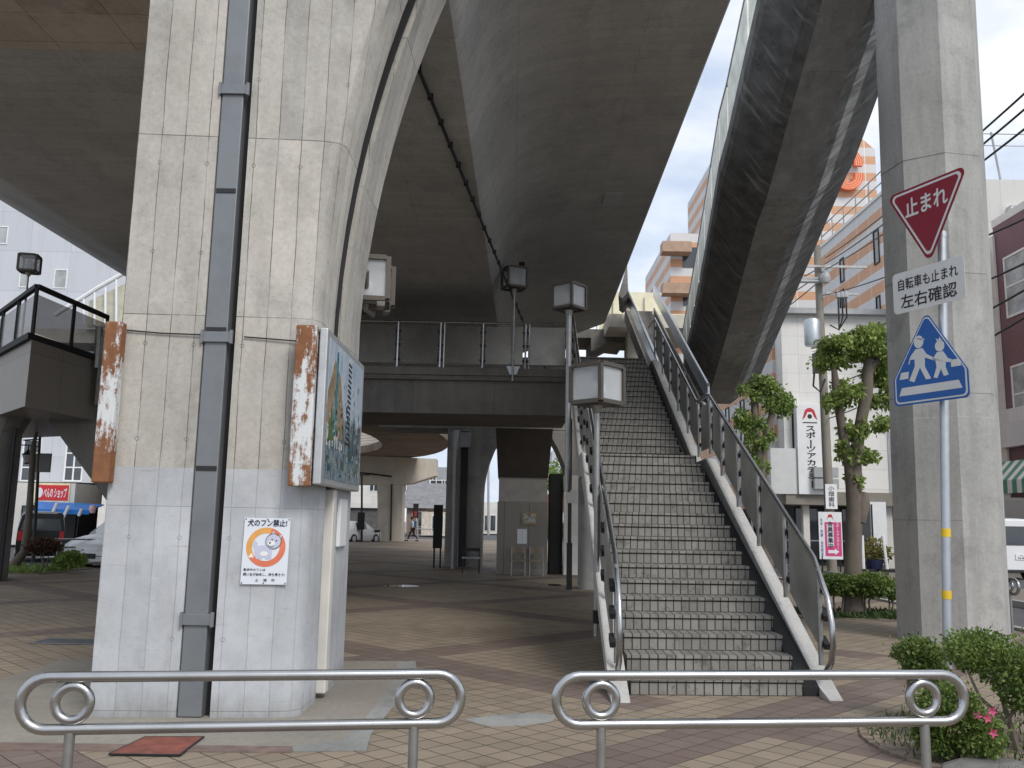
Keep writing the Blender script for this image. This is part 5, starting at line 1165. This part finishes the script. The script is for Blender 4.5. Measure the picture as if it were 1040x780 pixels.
# ================================================================== LEFT SIDE: grey tiled block, red-sign shop, street furniture
Yl = 46
t = thing('grey_block', 'large pale grey tiled block with small square windows on the left', 'building', (-26, Yl, 0))
xr = gy(62,300,Yl).x+3.6; q0_ = gy(0,235,Yl); ztop = q0_.z+6
m = MB(); m.box(-60, xr, Yl, 64, 3.1, ztop); m.build('wall', M_ltile, t)
GP = Plane(V(0,Yl,0), (1,0,0), (0,0,1))
def gx(px, py, Yd): q = gy(px, py, Yd); return q.x, q.z
x_, z_ = gx(54,293,Yl); window(t, GP, x_, z_, .7, 1.05, 0, M_winl, M_white)
x_, z_ = gx(19,292,Yl); window(t, GP, x_, z_, .55, 1.05, 0, M_winl, M_white)
x_, z_ = gx(-6,248,Yl); window(t, GP, x_, z_, .7, 1.0, 0, M_winl, M_white)
for px, py, w_, h_ in ((64,489,.98,2.2),(38,412,.55,1.2),(20,489,.98,2.2)):
    x_, z_ = gx(px,py,Yl); window(t, GP, x_, z_, w_, h_, 0, M_win, M_white, (2,3), .08)
m = MB(); m.box(xr-.6, xr+6, Yl+1.5, 60, 3.9, 7.2); m.build('side_wing', M_ltile, t)
m = MB(); m.box(xr-.4, xr+6, Yl-.6, Yl+12, 2.9, 3.9); m.box(xr-.3, xr+5.8, Yl+1.6, 57, 0, 2.897); m.build('shopfront', M_black, t)
Ysh = 43.0
t = thing('cream_shop', 'cream corner shop with red lettered sign and blue awning', 'shop', (-24, Ysh, 0))
sx0 = gx(-8,480,Ysh)[0]; sx1, sz1 = gx(77,491,Ysh)
m = MB(); m.box(sx0, sx1, Ysh, 45.9, 1.9, sz1); m.box(sx0, gx(33,500,Ysh)[0], Ysh, 45.9, .0, 1.897); m.build('wall', M_offw, t)
m = MB(); m.box(sx0+.1, sx1-.1, Ysh+.5, 45.8, 0, 1.895); m.build('shopfront', M_dark, t)
HP = Plane(V(0,Ysh-.02,0), (1,0,0), (0,0,1))
ax, az = gx(38,508,Ysh); bx, bz = gx(71,493,Ysh)
m = MB(); HP.rect(m, ax-.15, bx+.05, az-.12, bz+.1, 0, .05); sb = m.build('sign_board', plain('sign_cream', (.78,.70,.45), .5), t)
m = MB(); HP.rect(m, ax, bx, az, bz, .05, .07); m.build('sign_red_panel', plain('shop_red', (.62,.03,.035), .4, var=.05), sb)
text('べんの ショップ', (bx-ax)*.74, (bz-az)*.62, HP, ax+(bx-ax)*.58, (az+bz)/2, .075, M_white, sb, .04)
m = MB(); HP.disc(m, ax+.12, (az+bz)/2, .15, .07, .08, .24); m.build('sign_emblem', M_white, sb)
x_, z_ = gx(22,524,Ysh); window(t, HP, x_, z_, .6, .5, .02, M_win, M_dark)
x0_, z0_ = gx(38,510,Ysh); x1_, z1_ = gx(92,519,Ysh-2)
m = MB(); m.prism([V(x0_,Ysh-.05,z0_), V(x1_-.3,Ysh-.05,z0_-.1), V(x1_,Ysh-2.1,z1_), V(x0_+1.0,Ysh-2.1,z1_-.0)], V(0,0,.05)); m.box(x0_+1.0, x1_, Ysh-2.12, Ysh-2.08, z1_-.16, z1_+.0); m.build('awning', plain('awning_blue', (.02,.20,.62), .5), t)
for i, (pa, pb) in enumerate((((58,511),(52,524)),((70,514),(64,526)),((83,517),(80,524)))):
    fl = thing('shop_banner', ['leftmost leaning white banner pole under the blue awning','middle leaning white banner pole under the blue awning','rightmost short white banner pole under the blue awning'][i], 'banner', tuple(gy(*pb,Ysh-2.3)))
    m = MB(); m.tube([gy(*pa,Ysh-2.4), gy(*pb,Ysh-2.4)], .07, 6); m.build('banner_roll', M_white, fl)
    m = MB(); b_ = gy(*pb,Ysh-2.4); m.tube([b_, V(b_.x-.05,b_.y,0)], .02, 6); m.build('pole', M_dark, fl)
lt = MB(); q = gy(94,517,Ysh-2); lt.lathe((q.x,q.y,q.z-.2), [(.0,0),(.12,.02),(.16,.2),(.12,.36),(0,.38)], 10); tag(lt.build('paper_lantern', plain('lantern_pink', (.72,.5,.48), .6)), 'small pinkish paper lantern hanging right of the blue awning', 'lantern')
# old style lamp post
Yq = 25.5; b = gy(35,560,Yq); top = gy(41,437,Yq)
t = thing('street_lamp', 'old-style black street lamp with a hanging lantern and grey plate', 'street lamp', (b.x, Yq, 0))
m = MB(); m.tube([V(b.x,Yq,0), V(top.x,Yq,top.z)], [.055,.035], 10); m.lathe((top.x,Yq,top.z), [(.035,0),(.06,.04),(.03,.1),(0,.2)], 8); m.build('post', M_dark, t, smooth=True)
a1 = gy(24,447,Yq); a2 = gy(25,452,Yq); m = MB(); m.tube([gy(41,446,Yq), a1], .022, 6); m.tube([gy(40,454,Yq), gy(30,452,Yq), gy(22,452,Yq)], .018, 6); m.build('arm', M_dark, t)
q = gy(28,465,Yq); m = MB(); m.lathe((q.x,Yq,q.z-.18), [(.05,0),(.07,.02),(.15,.26),(.17,.27),(.06,.36),(.02,.42),(.015,.55)], 8); ln = m.build('lantern', M_dark, t)
m = MB(); m.lathe((q.x,Yq,q.z-.17), [(.0,.0),(.078,.03),(.152,.25),(0,.255)], 8); m.build('lantern_glass', glassy('old_glass', (.6,.6,.58), .7), ln)
q = gy(44,470,Yq); m = MB(); m.box(q.x-.22,q.x+.22,Yq-.03,Yq+.03,q.z-.27,q.z+.27); m.build('plate', plain('plate_taupe', (.16,.15,.14), .5), t, bevel=.01)

# ================================================================== VEHICLES
def car(label, loc, rz, stations, body, wheels, name='van', group=None, wr=.31, tail=None, plate=None, glass=None, rearglass=True):
    """stations from nose (x=0) to tail: (x, z_low, z_belt, z_roof, half_belt, half_roof)"""
    t = thing(name, label, 'van', loc, rz, group)
    def ring(st):
        x, zl, zb, zr, wb, wr_ = st
        h = [(wb*.55,zl),(wb*.94,zl+.02),(wb,zl+.16),(wb*1.0,(zl+zb)/2),(wb*.985,zb),(wr_,zr-.07),(wr_*.86,zr-.005),(wr_*.45,zr+.015)]
        return [V(x,y,z) for y, z in h]+[V(x,-y,z) for y, z in h[::-1]]
    m = MB(); m.loft([ring(s_) for s_ in stations]); m.build('body', body, t, smooth=True, local=True)
    g_ = MB()
    def quad(p, n_, k=.9):
        c = sum(p, Vector())/4; d = n_.normalized()*.006; p = [c+(q-c)*k+d for q in p]; g_.hexa([q-d*.8 for q in p], p)
    gl_parts = []
    for i in range(len(stations)-1):
        a, b = stations[i], stations[i+1]; ra, rb = ring(a), ring(b)
        ga, gb = a[3]-a[2], b[3]-b[2]
        if ga > .3 and gb > .3 and abs(a[0]-b[0]) > .5:
            for s_ in (1, -1):
                k4, k5 = (4, 5) if s_ == 1 else (11, 10)
                g_ = MB(); n_ = (rb[k4]-ra[k4]).cross(ra[k5]-ra[k4]); n_ = n_ if n_.y*s_ > 0 else -n_; quad([ra[k4], rb[k4], rb[k5], ra[k5]], n_, .86); g_.build('side_window', M_win, t, local=True)
        if ga < .25 and gb > .3:     # windscreen
            g_ = MB(); p_ = [V(a[0],a[4]*.86,a[3]), V(a[0],-a[4]*.86,a[3]), V(b[0],-b[5]*.9,b[3]-.05), V(b[0],b[5]*.9,b[3]-.05)]; quad(p_, V(-1,0,.9), .97); g_.build('windscreen', glass or M_winl, t, local=True)
    e = stations[-1]
    if rearglass:
        g_ = MB(); x = e[0]+.004; g_.hexa([V(x,e[4]*.88,e[2]), V(x,-e[4]*.88,e[2]), V(x,-e[5]*.85,e[3]-.16), V(x,e[5]*.85,e[3]-.16)], [V(x+.012,e[4]*.88,e[2]), V(x+.012,-e[4]*.88,e[2]), V(x+.012,-e[5]*.85,e[3]-.16), V(x+.012,e[5]*.85,e[3]-.16)]); g_.build('rear_window', M_win, t, local=True)
    for sy in (1,-1):
        m = MB(); m.box(e[0]-.05, e[0]+.02, sy*e[4]*.86-.07, sy*e[4]*.86+.07, e[1]+.42, e[2]-.02); m.build('tail_light', plain('tail_red', (.40,.02,.02), .3), t, local=True)
        n0 = stations[1]; m = MB(); m.prism([V(n0[0]-.12,sy*n0[4]*.55,n0[2]-.18), V(n0[0]-.05,sy*n0[4]*.97,n0[2]-.10), V(n0[0]+.25,sy*(n0[4]+.006),n0[2]-.02), V(n0[0]-.02,sy*n0[4]*.6,n0[2]-.03)], V(-.02,0,.02)); m.build('headlight', plain('headlamp', (.62,.66,.68), .15), t, local=True)
    for x in wheels:
        for sy in (1,-1):
            w = stations[2][4]; y = sy*(w-.09)
            m = MB(); m.loft([[V(x+r_*math.cos(q), y+o, wr+r_*math.sin(q)) for q in [2*math.pi*i/20 for i in range(20)]] for o, r_ in ((-.1,wr*.9),(-.09,wr),(.09,wr),(.1,wr*.9))]); wl = m.build('wheel', M_black, t, local=True)
            m = MB(); m.loft([[V(x+r_*math.cos(q), y+sy*o, wr+r_*math.sin(q)) for q in [2*math.pi*i/16 for i in range(16)]] for o, r_ in ((.08,wr*.62),(.112,wr*.6),(.115,wr*.2))]); m.build('rim', M_galv, wl, local=True)
    f = stations[0]; m = MB(); m.box(f[0]-.03, f[0]+.05, -f[4]*.6, f[4]*.6, f[1]+.08, f[1]+.22); m.build('grille', M_dark, t, local=True)
    if plate:
        m = MB(); m.box(e[0]+.004, e[0]+.022, -.17+plate[1], .17+plate[1], plate[2], plate[2]+.17); pt = m.build('number_plate', M_white, t, local=True)
        M_ = wmat(t); c_ = M_ @ V(e[0]+.022, plate[1], plate[2]+.085); r_ = (M_.to_3x3() @ V(0,-1,0)) if False else (M_.to_3x3() @ V(0,1,0))
        PLt = Plane(c_, r_, (0,0,1)); text(plate[0], .24, .065, PLt, .02, -.03, .002, M_blk, pt, .01); text('土浦', .1, .035, PLt, 0, .045, .002, M_blk, pt, .0)
    return t
M_carw = plain('car_white', (.78,.79,.80), .22, var=.02, spec=.6); M_cark = plain('car_black', (.015,.016,.018), .18, var=.05, spec=.6)
car('white minivan parked by the left street beyond the shrubs', (-12.05,25.6,-.12), rad(74), [(0,.3,.58,.62,.66,.6),(.12,.22,.76,.80,.80,.7),(.55,.2,.92,.96,.85,.74),(.95,.2,1.0,1.04,.86,.76),(1.75,.2,1.04,1.62,.87,.70),(2.7,.2,1.04,1.70,.87,.70),(3.7,.2,1.04,1.70,.87,.70),(4.6,.25,1.06,1.64,.85,.68),(4.72,.35,1.04,1.4,.82,.66)], M_carw, (.92,3.65), glass=plain('windscreen_pale', (.15,.19,.21), .06, var=.5, scale=2.5, spec=.8))
car('small black boxy car on the left street behind the bare tree', (-17.3,33.2,-.12), rad(-62), [(0,.3,.6,.64,.62,.58),(.1,.2,.86,.9,.70,.64),(.7,.2,.98,1.02,.72,.66),(1.15,.2,1.05,1.62,.73,.62),(2.2,.2,1.05,1.68,.73,.63),(3.2,.2,1.05,1.66,.73,.63),(3.38,.3,1.05,1.6,.72,.62)], M_cark, (.6,2.75), name='small_car', wr=.28)
qv = gy(1018,560,27.6)
car('white kei van seen from behind right of the octagonal pillar', (qv.x+.55,24.2+7.0,.0), rad(-90), [(0,.3,.7,.74,.66,.6),(.1,.2,.95,1.0,.72,.66),(.3,.2,1.0,1.15,.73,.66),(.75,.2,1.08,1.8,.74,.66),(1.8,.2,1.08,1.88,.74,.67),(2.9,.2,1.08,1.88,.74,.67),(3.36,.3,1.08,1.84,.735,.67),(3.40,.32,1.06,1.8,.73,.66)], M_carw, (.7,2.8), wr=.27, plate=('56-84', .12, .62))
qc = gy(378,549,62)
car('tiny distant white car left of the cream hammerhead pier', (qc.x,62.5,-.1), rad(-120), [(0,.3,.55,.6,.62,.58),(.1,.2,.75,.8,.74,.66),(.9,.2,.9,.95,.78,.7),(1.6,.2,.92,1.42,.78,.6),(2.8,.2,.92,1.46,.78,.6),(3.7,.25,.92,1.1,.76,.6),(3.8,.35,.8,.95,.72,.6)], M_carw, (.7,3.0), name='hatchback')

# ================================================================== FAR END: ramp, cream pier, houses
t = thing('curving_ramp', 'dark soffit of a curving ramp with an oval opening beyond the walkway', 'ramp', (-12, 45, 0))
def ell(cx, cy, rx, ry, n=40): return [(cx+rx*math.cos(2*math.pi*i/n), cy+ry*math.sin(2*math.pi*i/n)) for i in range(n)]
zc_ = 6.0; o_ = ell(-11.9, 50, 8.3, 18.0); i_ = ell(-12.6, 50, 5.0, 12.5)
m = MB()
for k in range(40):
    l = (k+1) % 40
    m.hexa([V(*o_[k],zc_), V(*o_[l],zc_), V(*i_[l],zc_), V(*i_[k],zc_)], [V(*o_[k],zc_+.5), V(*o_[l],zc_+.5), V(*i_[l],zc_+.5), V(*i_[k],zc_+.5)])
m.build('soffit', concrete('ramp_soffit', (.24,.20,.165), 'y', row=1.6, length=.5, stain=.5, streak=.1, ties=False), t)
m = MB(); A0 = [(-12.6+6.0*math.cos(q), 50+14.0*math.sin(q)) for q in [rad(-25+230*i/40) for i in range(41)]]
for p0, p1 in zip(A0[:-1], A0[1:]):
    m.hexa([V(*p0,6.505), V(*p1,6.505), V(*p1,6.505)+V(0,.15,0), V(*p0,6.505)+V(0,.15,0)], [V(*p0,9.2), V(*p1,9.2), V(*p1,9.2)+V(0,.15,0), V(*p0,9.2)+V(0,.15,0)])
m.build('parapet', panelled('ridged_cream', (.70,.66,.58), 9, .2, .03, .6), t)
m = MB(); m.box(-19.3,-18.2,57,58,0,5.997); m.build('ramp_leg', M_cream, t)
m = MB(); m.box(-19.6,-18.6,45,46,0,5.997); m.build('ramp_leg', M_cream, t)
Yh = 64.0
t = thing('hammerhead_pier', 'sunlit cream hammerhead pier far beyond the shaded plaza', 'pier', (gy(396,549,Yh).x, Yh, 0))
def hp(px, py): return gy(px, py, Yh)
m = MB(); m.prism([V(hp(384,549).x,Yh,0), V(hp(408,549).x,Yh,0), V(hp(409,492).x,Yh,hp(409,492).z), V(hp(383,492).x,Yh,hp(383,492).z)], V(0,1.6,0)); m.build('shaft', M_cream, t)
m = MB(); m.prism([hp(300,492), hp(383,491.8), hp(409,491.8), hp(417,491), hp(443,483), hp(443,466), hp(300,460)], V(0,1.8,0)); m.build('hammerhead', M_cream, t)
m = MB(); m.tube([hp(397,549)+V(0,-.12,0), hp(398,492)+V(0,-.12,0)], .06, 6); m.tube([hp(398,484)+V(0,-.12,0), hp(366,480)+V(0,-.12,0)], .06, 6); m.build('drain_pipe', M_dark, t)
def house(name, label, x0, x1, Y, z0, z1, mat, wins=(), roof=None, depth=8, base=None):
    t = thing(name, label, 'house' if roof else 'building', ((x0+x1)/2, Y, 0))
    m = MB(); m.box(x0, x1, Y, Y+depth, z0, z1); m.build('wall', mat, t)
    if base: m = MB(); m.box(x0+.05, x1-.05, Y+.3, Y+depth-.1, 0, z0-.003); m.build('ground_floor', base, t)
    if roof:
        m = MB(); m.prism([V(x0-.4,Y-.5,z1-.1), V(x0-.4,Y+depth+.4,z1-.1), V(x0-.4,Y+depth/2,z1+roof)], V(x1-x0+.8,0,0)); m.build('roof', plain('roof_grey', (.20,.20,.21), .6, var=.2, scale=2), t)
    P_ = Plane(V(x0,Y,0), (1,0,0), (0,0,1))
    for x, z, w, h in wins: window(t, P_, x, z, w, h, 0, M_win, M_white, (2,1), .08)
    return t
Yf = 88
hx = lambda px, py=530, Y=Yf: gy(px, py, Y).x
hzz = lambda px, py, Y=Yf: gy(px, py, Y).z
house('white_building', 'white two-storey building with dark shopfront left of the far cream pier', hx(330), hx(384), Yf, 2.6, hzz(370,478), M_wtile, [(4.2,4.2,.9,1.7),(5.5,4.2,.9,1.7),(2.0,4.2,.9,1.7)], base=MATS['shade_grey'])
house('tiled_house', 'low dark-walled house with a grey tiled roof behind the walking person', hx(408), hx(446), Yf+4, 0, hzz(420,515,92), plain('brown_wall', (.24,.18,.15), .7, var=.3), [(1.0,.8,1.2,1.6),(4.2,.8,1.2,1.6)], roof=2.6, depth=7)
house('gabled_building', 'pale gabled building with two small windows behind the tiled house', hx(412,530,104), hx(452,530,104), 104, 0, hzz(430,493,104), M_wtile, [(2.6,5.4,.8,1.3),(3.9,5.2,1.0,1.0)], roof=2.4)
house('cream_shopfront', 'cream shopfront with canopy beside the tiled house', hx(428), hx(462), Yf, 0, hzz(440,520), plain('shop_cream', (.62,.56,.48), .6, var=.2), [(1.0,.4,1.2,1.6),(3.0,.4,1.2,1.6)])
house('glass_shop', 'pale shop with wide glazing seen through the portal arch', hx(489,530,110), hx(515,530,110), 110, 0, hzz(500,510,110), M_wtile, [(.3,.3,1.5,2.0),(2.0,.3,1.2,2.0)])
house('brick_house', 'dark brick building seen between the kiosk and the cupboard', hx(548,530,100), hx(585,530,100), 100, 0, hzz(560,502,100), plain('brick_red', (.17,.075,.06), .8, var=.3), [(1.0,1.5,.9,1.1),(2.6,1.5,.9,1.1),(1.0,3.6,.9,1.0)])
house('long_pale_block', 'long pale flat block along the far horizon behind the clad walkway', -75, hx(330)-1, 100, 0, 8, M_wtile, [(30+i*4, 4.5, 1.4, 1.5) for i in range(10)])
house('far_tall_block', 'hazy pale block far away above the stair top', hx(560,530,130), hx(650,530,130), 130, 0, 12, plain('far_grey', (.5,.52,.55), .7), [(2+i*2.2, 6, 1.0, 1.4) for i in range(5)])
def thin_pole(label, px, py0, py1, Y, r, cat='pole', name='street_pole', mat=M_dull, arm=None):
    q = gy(px, py0, Y); t = thing(name, label, cat, (q.x, Y, 0)); m = MB(); m.tube([V(q.x,Y,0), V(gy(px,py1,Y).x,Y,gy(px,py1,Y).z)], r, 8); m.build('shaft', mat, t, smooth=True)
    if arm: m = MB(); z = gy(px,py1,Y).z; m.box(q.x-arm[0], q.x+arm[0], Y-.1, Y+.1, z-arm[1], z+.05); m.build('lamp_head', mat, t)
    return t
t = thin_pole('slim dark lamp post by the street left of the cream pier', 367.5, 549, 482, 60, .07, 'street lamp', 'lamp_post', M_dark, (.35,.06))
m = MB(); q = gy(367,530,60); m.box(q.x-.22, q.x+.24, 59.7, 59.9, .8, 1.95); m.build('board', M_black, t)
thin_pole('thin utility pole seen through the left part of the portal arch', 496, 545, 455, 100, .13, 'utility pole', 'distant_pole', M_grey, (1.0,.12))
t = thin_pole('traffic signal post behind the walking person', 424, 549, 515, 70, .06, 'traffic signal', 'signal_post', M_grey)
q = gy(423,518,69.8); m = MB(); m.box(q.x-.25,q.x+.15,69.7,69.95,q.z-.6,q.z+.5); m.build('signal_head', M_dark, t); m = MB(); m.box(q.x-.15,q.x+.05,69.65,69.69,q.z-.5,q.z-.1); m.build('signal_lens', plain('lens_dull', (.35,.05,.04), .3), t)
t = thing('street_barrier', 'low pale barrier by the crossing right of the walking person', 'barrier', tuple(gz(432,549)))
m = MB(); m.tube([V(-.75,0,0),V(-.75,0,.85),V(.75,0,.85),V(.75,0,0)], .05, 6); m.build('frame', M_grey, t, local=True); m = MB(); m.tube([V(-.75,0,.4),V(.75,0,.4)], .04, 6); m.build('crossbar', M_grey, t, local=True)
t = thing('street_barrier', 'low dark barrier beside the distant white car', 'barrier', tuple(gz(375,550)))
m = MB(); m.tube([V(-.7,0,0),V(-.7,0,.8),V(.7,0,.8),V(.7,0,0)], .06, 6); m.build('frame', M_dull, t, local=True); m = MB(); m.box(-.7,.7,-.04,.04,.62,.8); m.build('crossbar', M_dark, t, local=True)
def far_tree(label, px, py, Y, r, seed):
    c = gy(px, py, Y); b_ = V(c.x, Y, 0)
    return tree(label, tuple(b_), [([b_, (b_+c)/2, c], [.2,.16,.08])], [(c,(r,r,r*.8)),(c+V(r*.6,0,-r*.5),(r*.7,r*.7,r*.6)),(c+V(-r*.6,0,-r*.3),(r*.7,r*.7,r*.6))], 1400, .3, seed, M_leaf_l, 'street_tree')
far_tree('bright green tree seen between the kiosk and the cupboard', 562, 485, 75, 1.6, 71)
q = gz(565,548); shrub('dark hedge mound at the foot of the far brick building', [((gy(562,528,80).x,80,.9),(1.6,1.0,.8))], 700, .25, (gy(562,528,80).x,80,0), [((gy(562,528,80).x,80,0),(gy(562,528,80).x,80,.8))], name='hedge', seed=73)
# bicycle left by the kiosk
def bicycle(label, loc, rz):
    t = thing('bicycle', label, 'bicycle', loc, rz)
    for x in (-.5,.5):
        m = MB(); m.tube([V(x+.31*math.cos(q),0,.33+.31*math.sin(q)) for q in [2*math.pi*i/20 for i in range(20)]], .02, 6, closed=True)
        for i in range(6): q = math.pi*i/6; m.tube([V(x+.3*math.cos(q),0,.33+.3*math.sin(q)), V(x-.3*math.cos(q),0,.33-.3*math.sin(q))], .004, 4)
        m.build('wheel', M_black, t, local=True)
    m = MB()
    for a, b in (((-.5,.33),(-.12,.3)),((-.5,.33),(-.2,.78)),((-.12,.3),(-.2,.82)),((-.12,.3),(.36,.7)),((-.18,.72),(.34,.82)),((.5,.33),(.32,.95))): m.tube([V(a[0],0,a[1]), V(b[0],0,b[1])], .018, 6)
    m.build('frame', M_dark, t, local=True)
    m = MB(); m.box(-.33,-.08,-.06,.06,.84,.89); m.build('saddle', M_black, t, local=True)
    m = MB(); m.tube([V(.2,-.26,.98),V(.32,-.1,1.0),V(.32,.1,1.0),V(.2,.26,.98)], .014, 6); m.build('handlebar', M_dull, t, local=True)
q = gz(563,583); bicycle('black bicycle parked in the dark gap right of the kiosk', (gy(563,583,28.3).x, 28.6, 0), rad(75))

# ================================================================== PERSON walking in the far light
def person(label, loc, rz):
    t = thing('person', label, 'person', loc, rz)
    def skin(name, verts, edges, radii, mat, parent):
        me = bpy.data.meshes.new(name); me.from_pydata(verts, edges, []); me.materials.append(mat)
        o = bpy.data.objects.new(name, me); COL.objects.link(o); o.parent = parent
        md = o.modifiers.new('skin', 'SKIN'); md.use_smooth_shade = True
        for i, r in enumerate(radii): me.skin_vertices[0].data[i].radius = r if isinstance(r, tuple) else (r, r)
        me.skin_vertices[0].data[0].use_root = True
        o.modifiers.new('sub', 'SUBSURF').levels = 1; o.modifiers['sub'].render_levels = 1
        return o
    # walks towards +x ; y is left
    vs = [(0,0,.93),(.02,0,1.15),(.05,0,1.38),(.07,0,1.47),(.10,0,1.56),(.12,0,1.68),
          (.0,.09,.88),(.22,.10,.50),(.34,.10,.10),(.46,.10,.05),(.0,-.09,.88),(-.06,-.10,.50),(-.38,-.10,.14),(-.29,-.10,.04),
          (.05,.18,1.38),(-.05,.22,1.12),(.06,.22,.90),(.05,-.18,1.38),(.08,-.22,1.12),(.26,-.2,.98)]
    ed = [(0,1),(1,2),(2,3),(3,4),(4,5),(0,6),(6,7),(7,8),(8,9),(0,10),(10,11),(11,12),(12,13),(2,14),(14,15),(15,16),(2,17),(17,18),(18,19)]
    rd = [(.15,.11),(.15,.11),(.16,.11),.055,.095,.085,.085,.06,.042,.035,.085,.06,.042,.035,.055,.045,.035,.055,.045,.035]
    skin('body', vs, ed, rd, plain('skin_tone', (.45,.28,.20), .6), t)
    skin('trousers', [vs[0],vs[6],vs[7],vs[8],vs[10],vs[11],vs[12]], [(0,1),(1,2),(2,3),(0,4),(4,5),(5,6)], [(.165,.125),.10,.08,.06,.10,.08,.06], plain('trouser_black', (.02,.02,.025), .8), t)
    skin('jacket', [vs[0],vs[1],vs[2],(.055,0,1.42),vs[14],vs[15],(.04,.22,.94),vs[17],vs[18],(.22,-.2,1.0)], [(0,1),(1,2),(2,3),(2,4),(4,5),(5,6),(2,7),(7,8),(8,9)], [(.18,.135),(.18,.135),(.19,.13),.08,.08,.065,.05,.08,.065,.05], plain('jacket_pale_blue', (.42,.58,.70), .8), t)
    m = MB(); m.lathe((.095,0,1.53), [(.07,0),(.108,.06),(.108,.14),(.07,.2),(0,.215)], 14); m.build('hair', M_black, t, smooth=True, local=True)
    m = MB(); m.box(.19,.23,-.012,.012,1.58,1.62); m.build('nose', MATS['skin_tone'], t, local=True)
    for s_ in (1,-1): m = MB(); q = (.48,.10) if s_ == 1 else (-.27,-.10); m.box(q[0]-.16,q[0]+.1,q[1]-.045,q[1]+.045,0,.08); m.build('shoe', M_black, t, bevel=.02, local=True)
    bp = thing('backpack', 'dark blue backpack on the walking person', 'backpack', loc, rz); m = MB(); m.box(-.24,-.10,-.14,.14,1.02,1.42); m.build('pack_body', plain('pack_blue', (.03,.07,.16), .7), bp, bevel=.03, local=True); m = MB(); m.tube([V(-.1,.1,1.4),V(.06,.1,1.48),V(.16,.1,1.3),V(.0,.12,1.05)], .018, 6); m.tube([V(-.1,-.1,1.4),V(.06,-.1,1.48),V(.16,-.1,1.3),V(.0,-.12,1.05)], .018, 6); m.build('strap', MATS['pack_blue'], bp, local=True)
    return t
q = gz(419,549.5); person('person in pale blue top and black trousers striding left across the far light', (q.x, q.y, 0), rad(180))

# ================================================================== GROUND FITTINGS
a = gz(112,766,.01); b = gz(182,767,.01); c = gz(206,749,.01); d = gz(148,749,.01)
m = MB(); m.prism([a+V(0,0,.0), b, c, d], V(0,0,.006)); mh = thing('access_cover', 'red-brown rectangular access cover in the kerb apron before the pier', 'cover', tuple((a+c)/2)); m.build('lid', M_rcover, mh)
m = MB(); ce = (a+b+c+d)/4
for s0, s1 in ((a,b),(b,c),(c,d),(d,a)): m.beam(ce+(s0-ce)*1.02+V(0,0,.002), ce+(s1-ce)*1.02+V(0,0,.002), .012, .01)
m.build('rim', M_dark, mh)
g0 = gz(75,652,.003); gd = thing('drain_grate', 'dark slotted drain grate in the shaded tiles left of the pier', 'drain', tuple(g0))
m = MB(); m.box(-.42,.42,-.2,.2,.0,.004); m.build('pit', M_black, gd, local=True)
m = MB()
for i in range(15): m.box(-.41+i*.058,-.38+i*.058,-.19,.19,.004,.012)
m.box(-.43,.43,-.21,-.19,.002,.013); m.box(-.43,.43,.19,.21,.002,.013); m.build('bars', M_drain, gd, local=True)
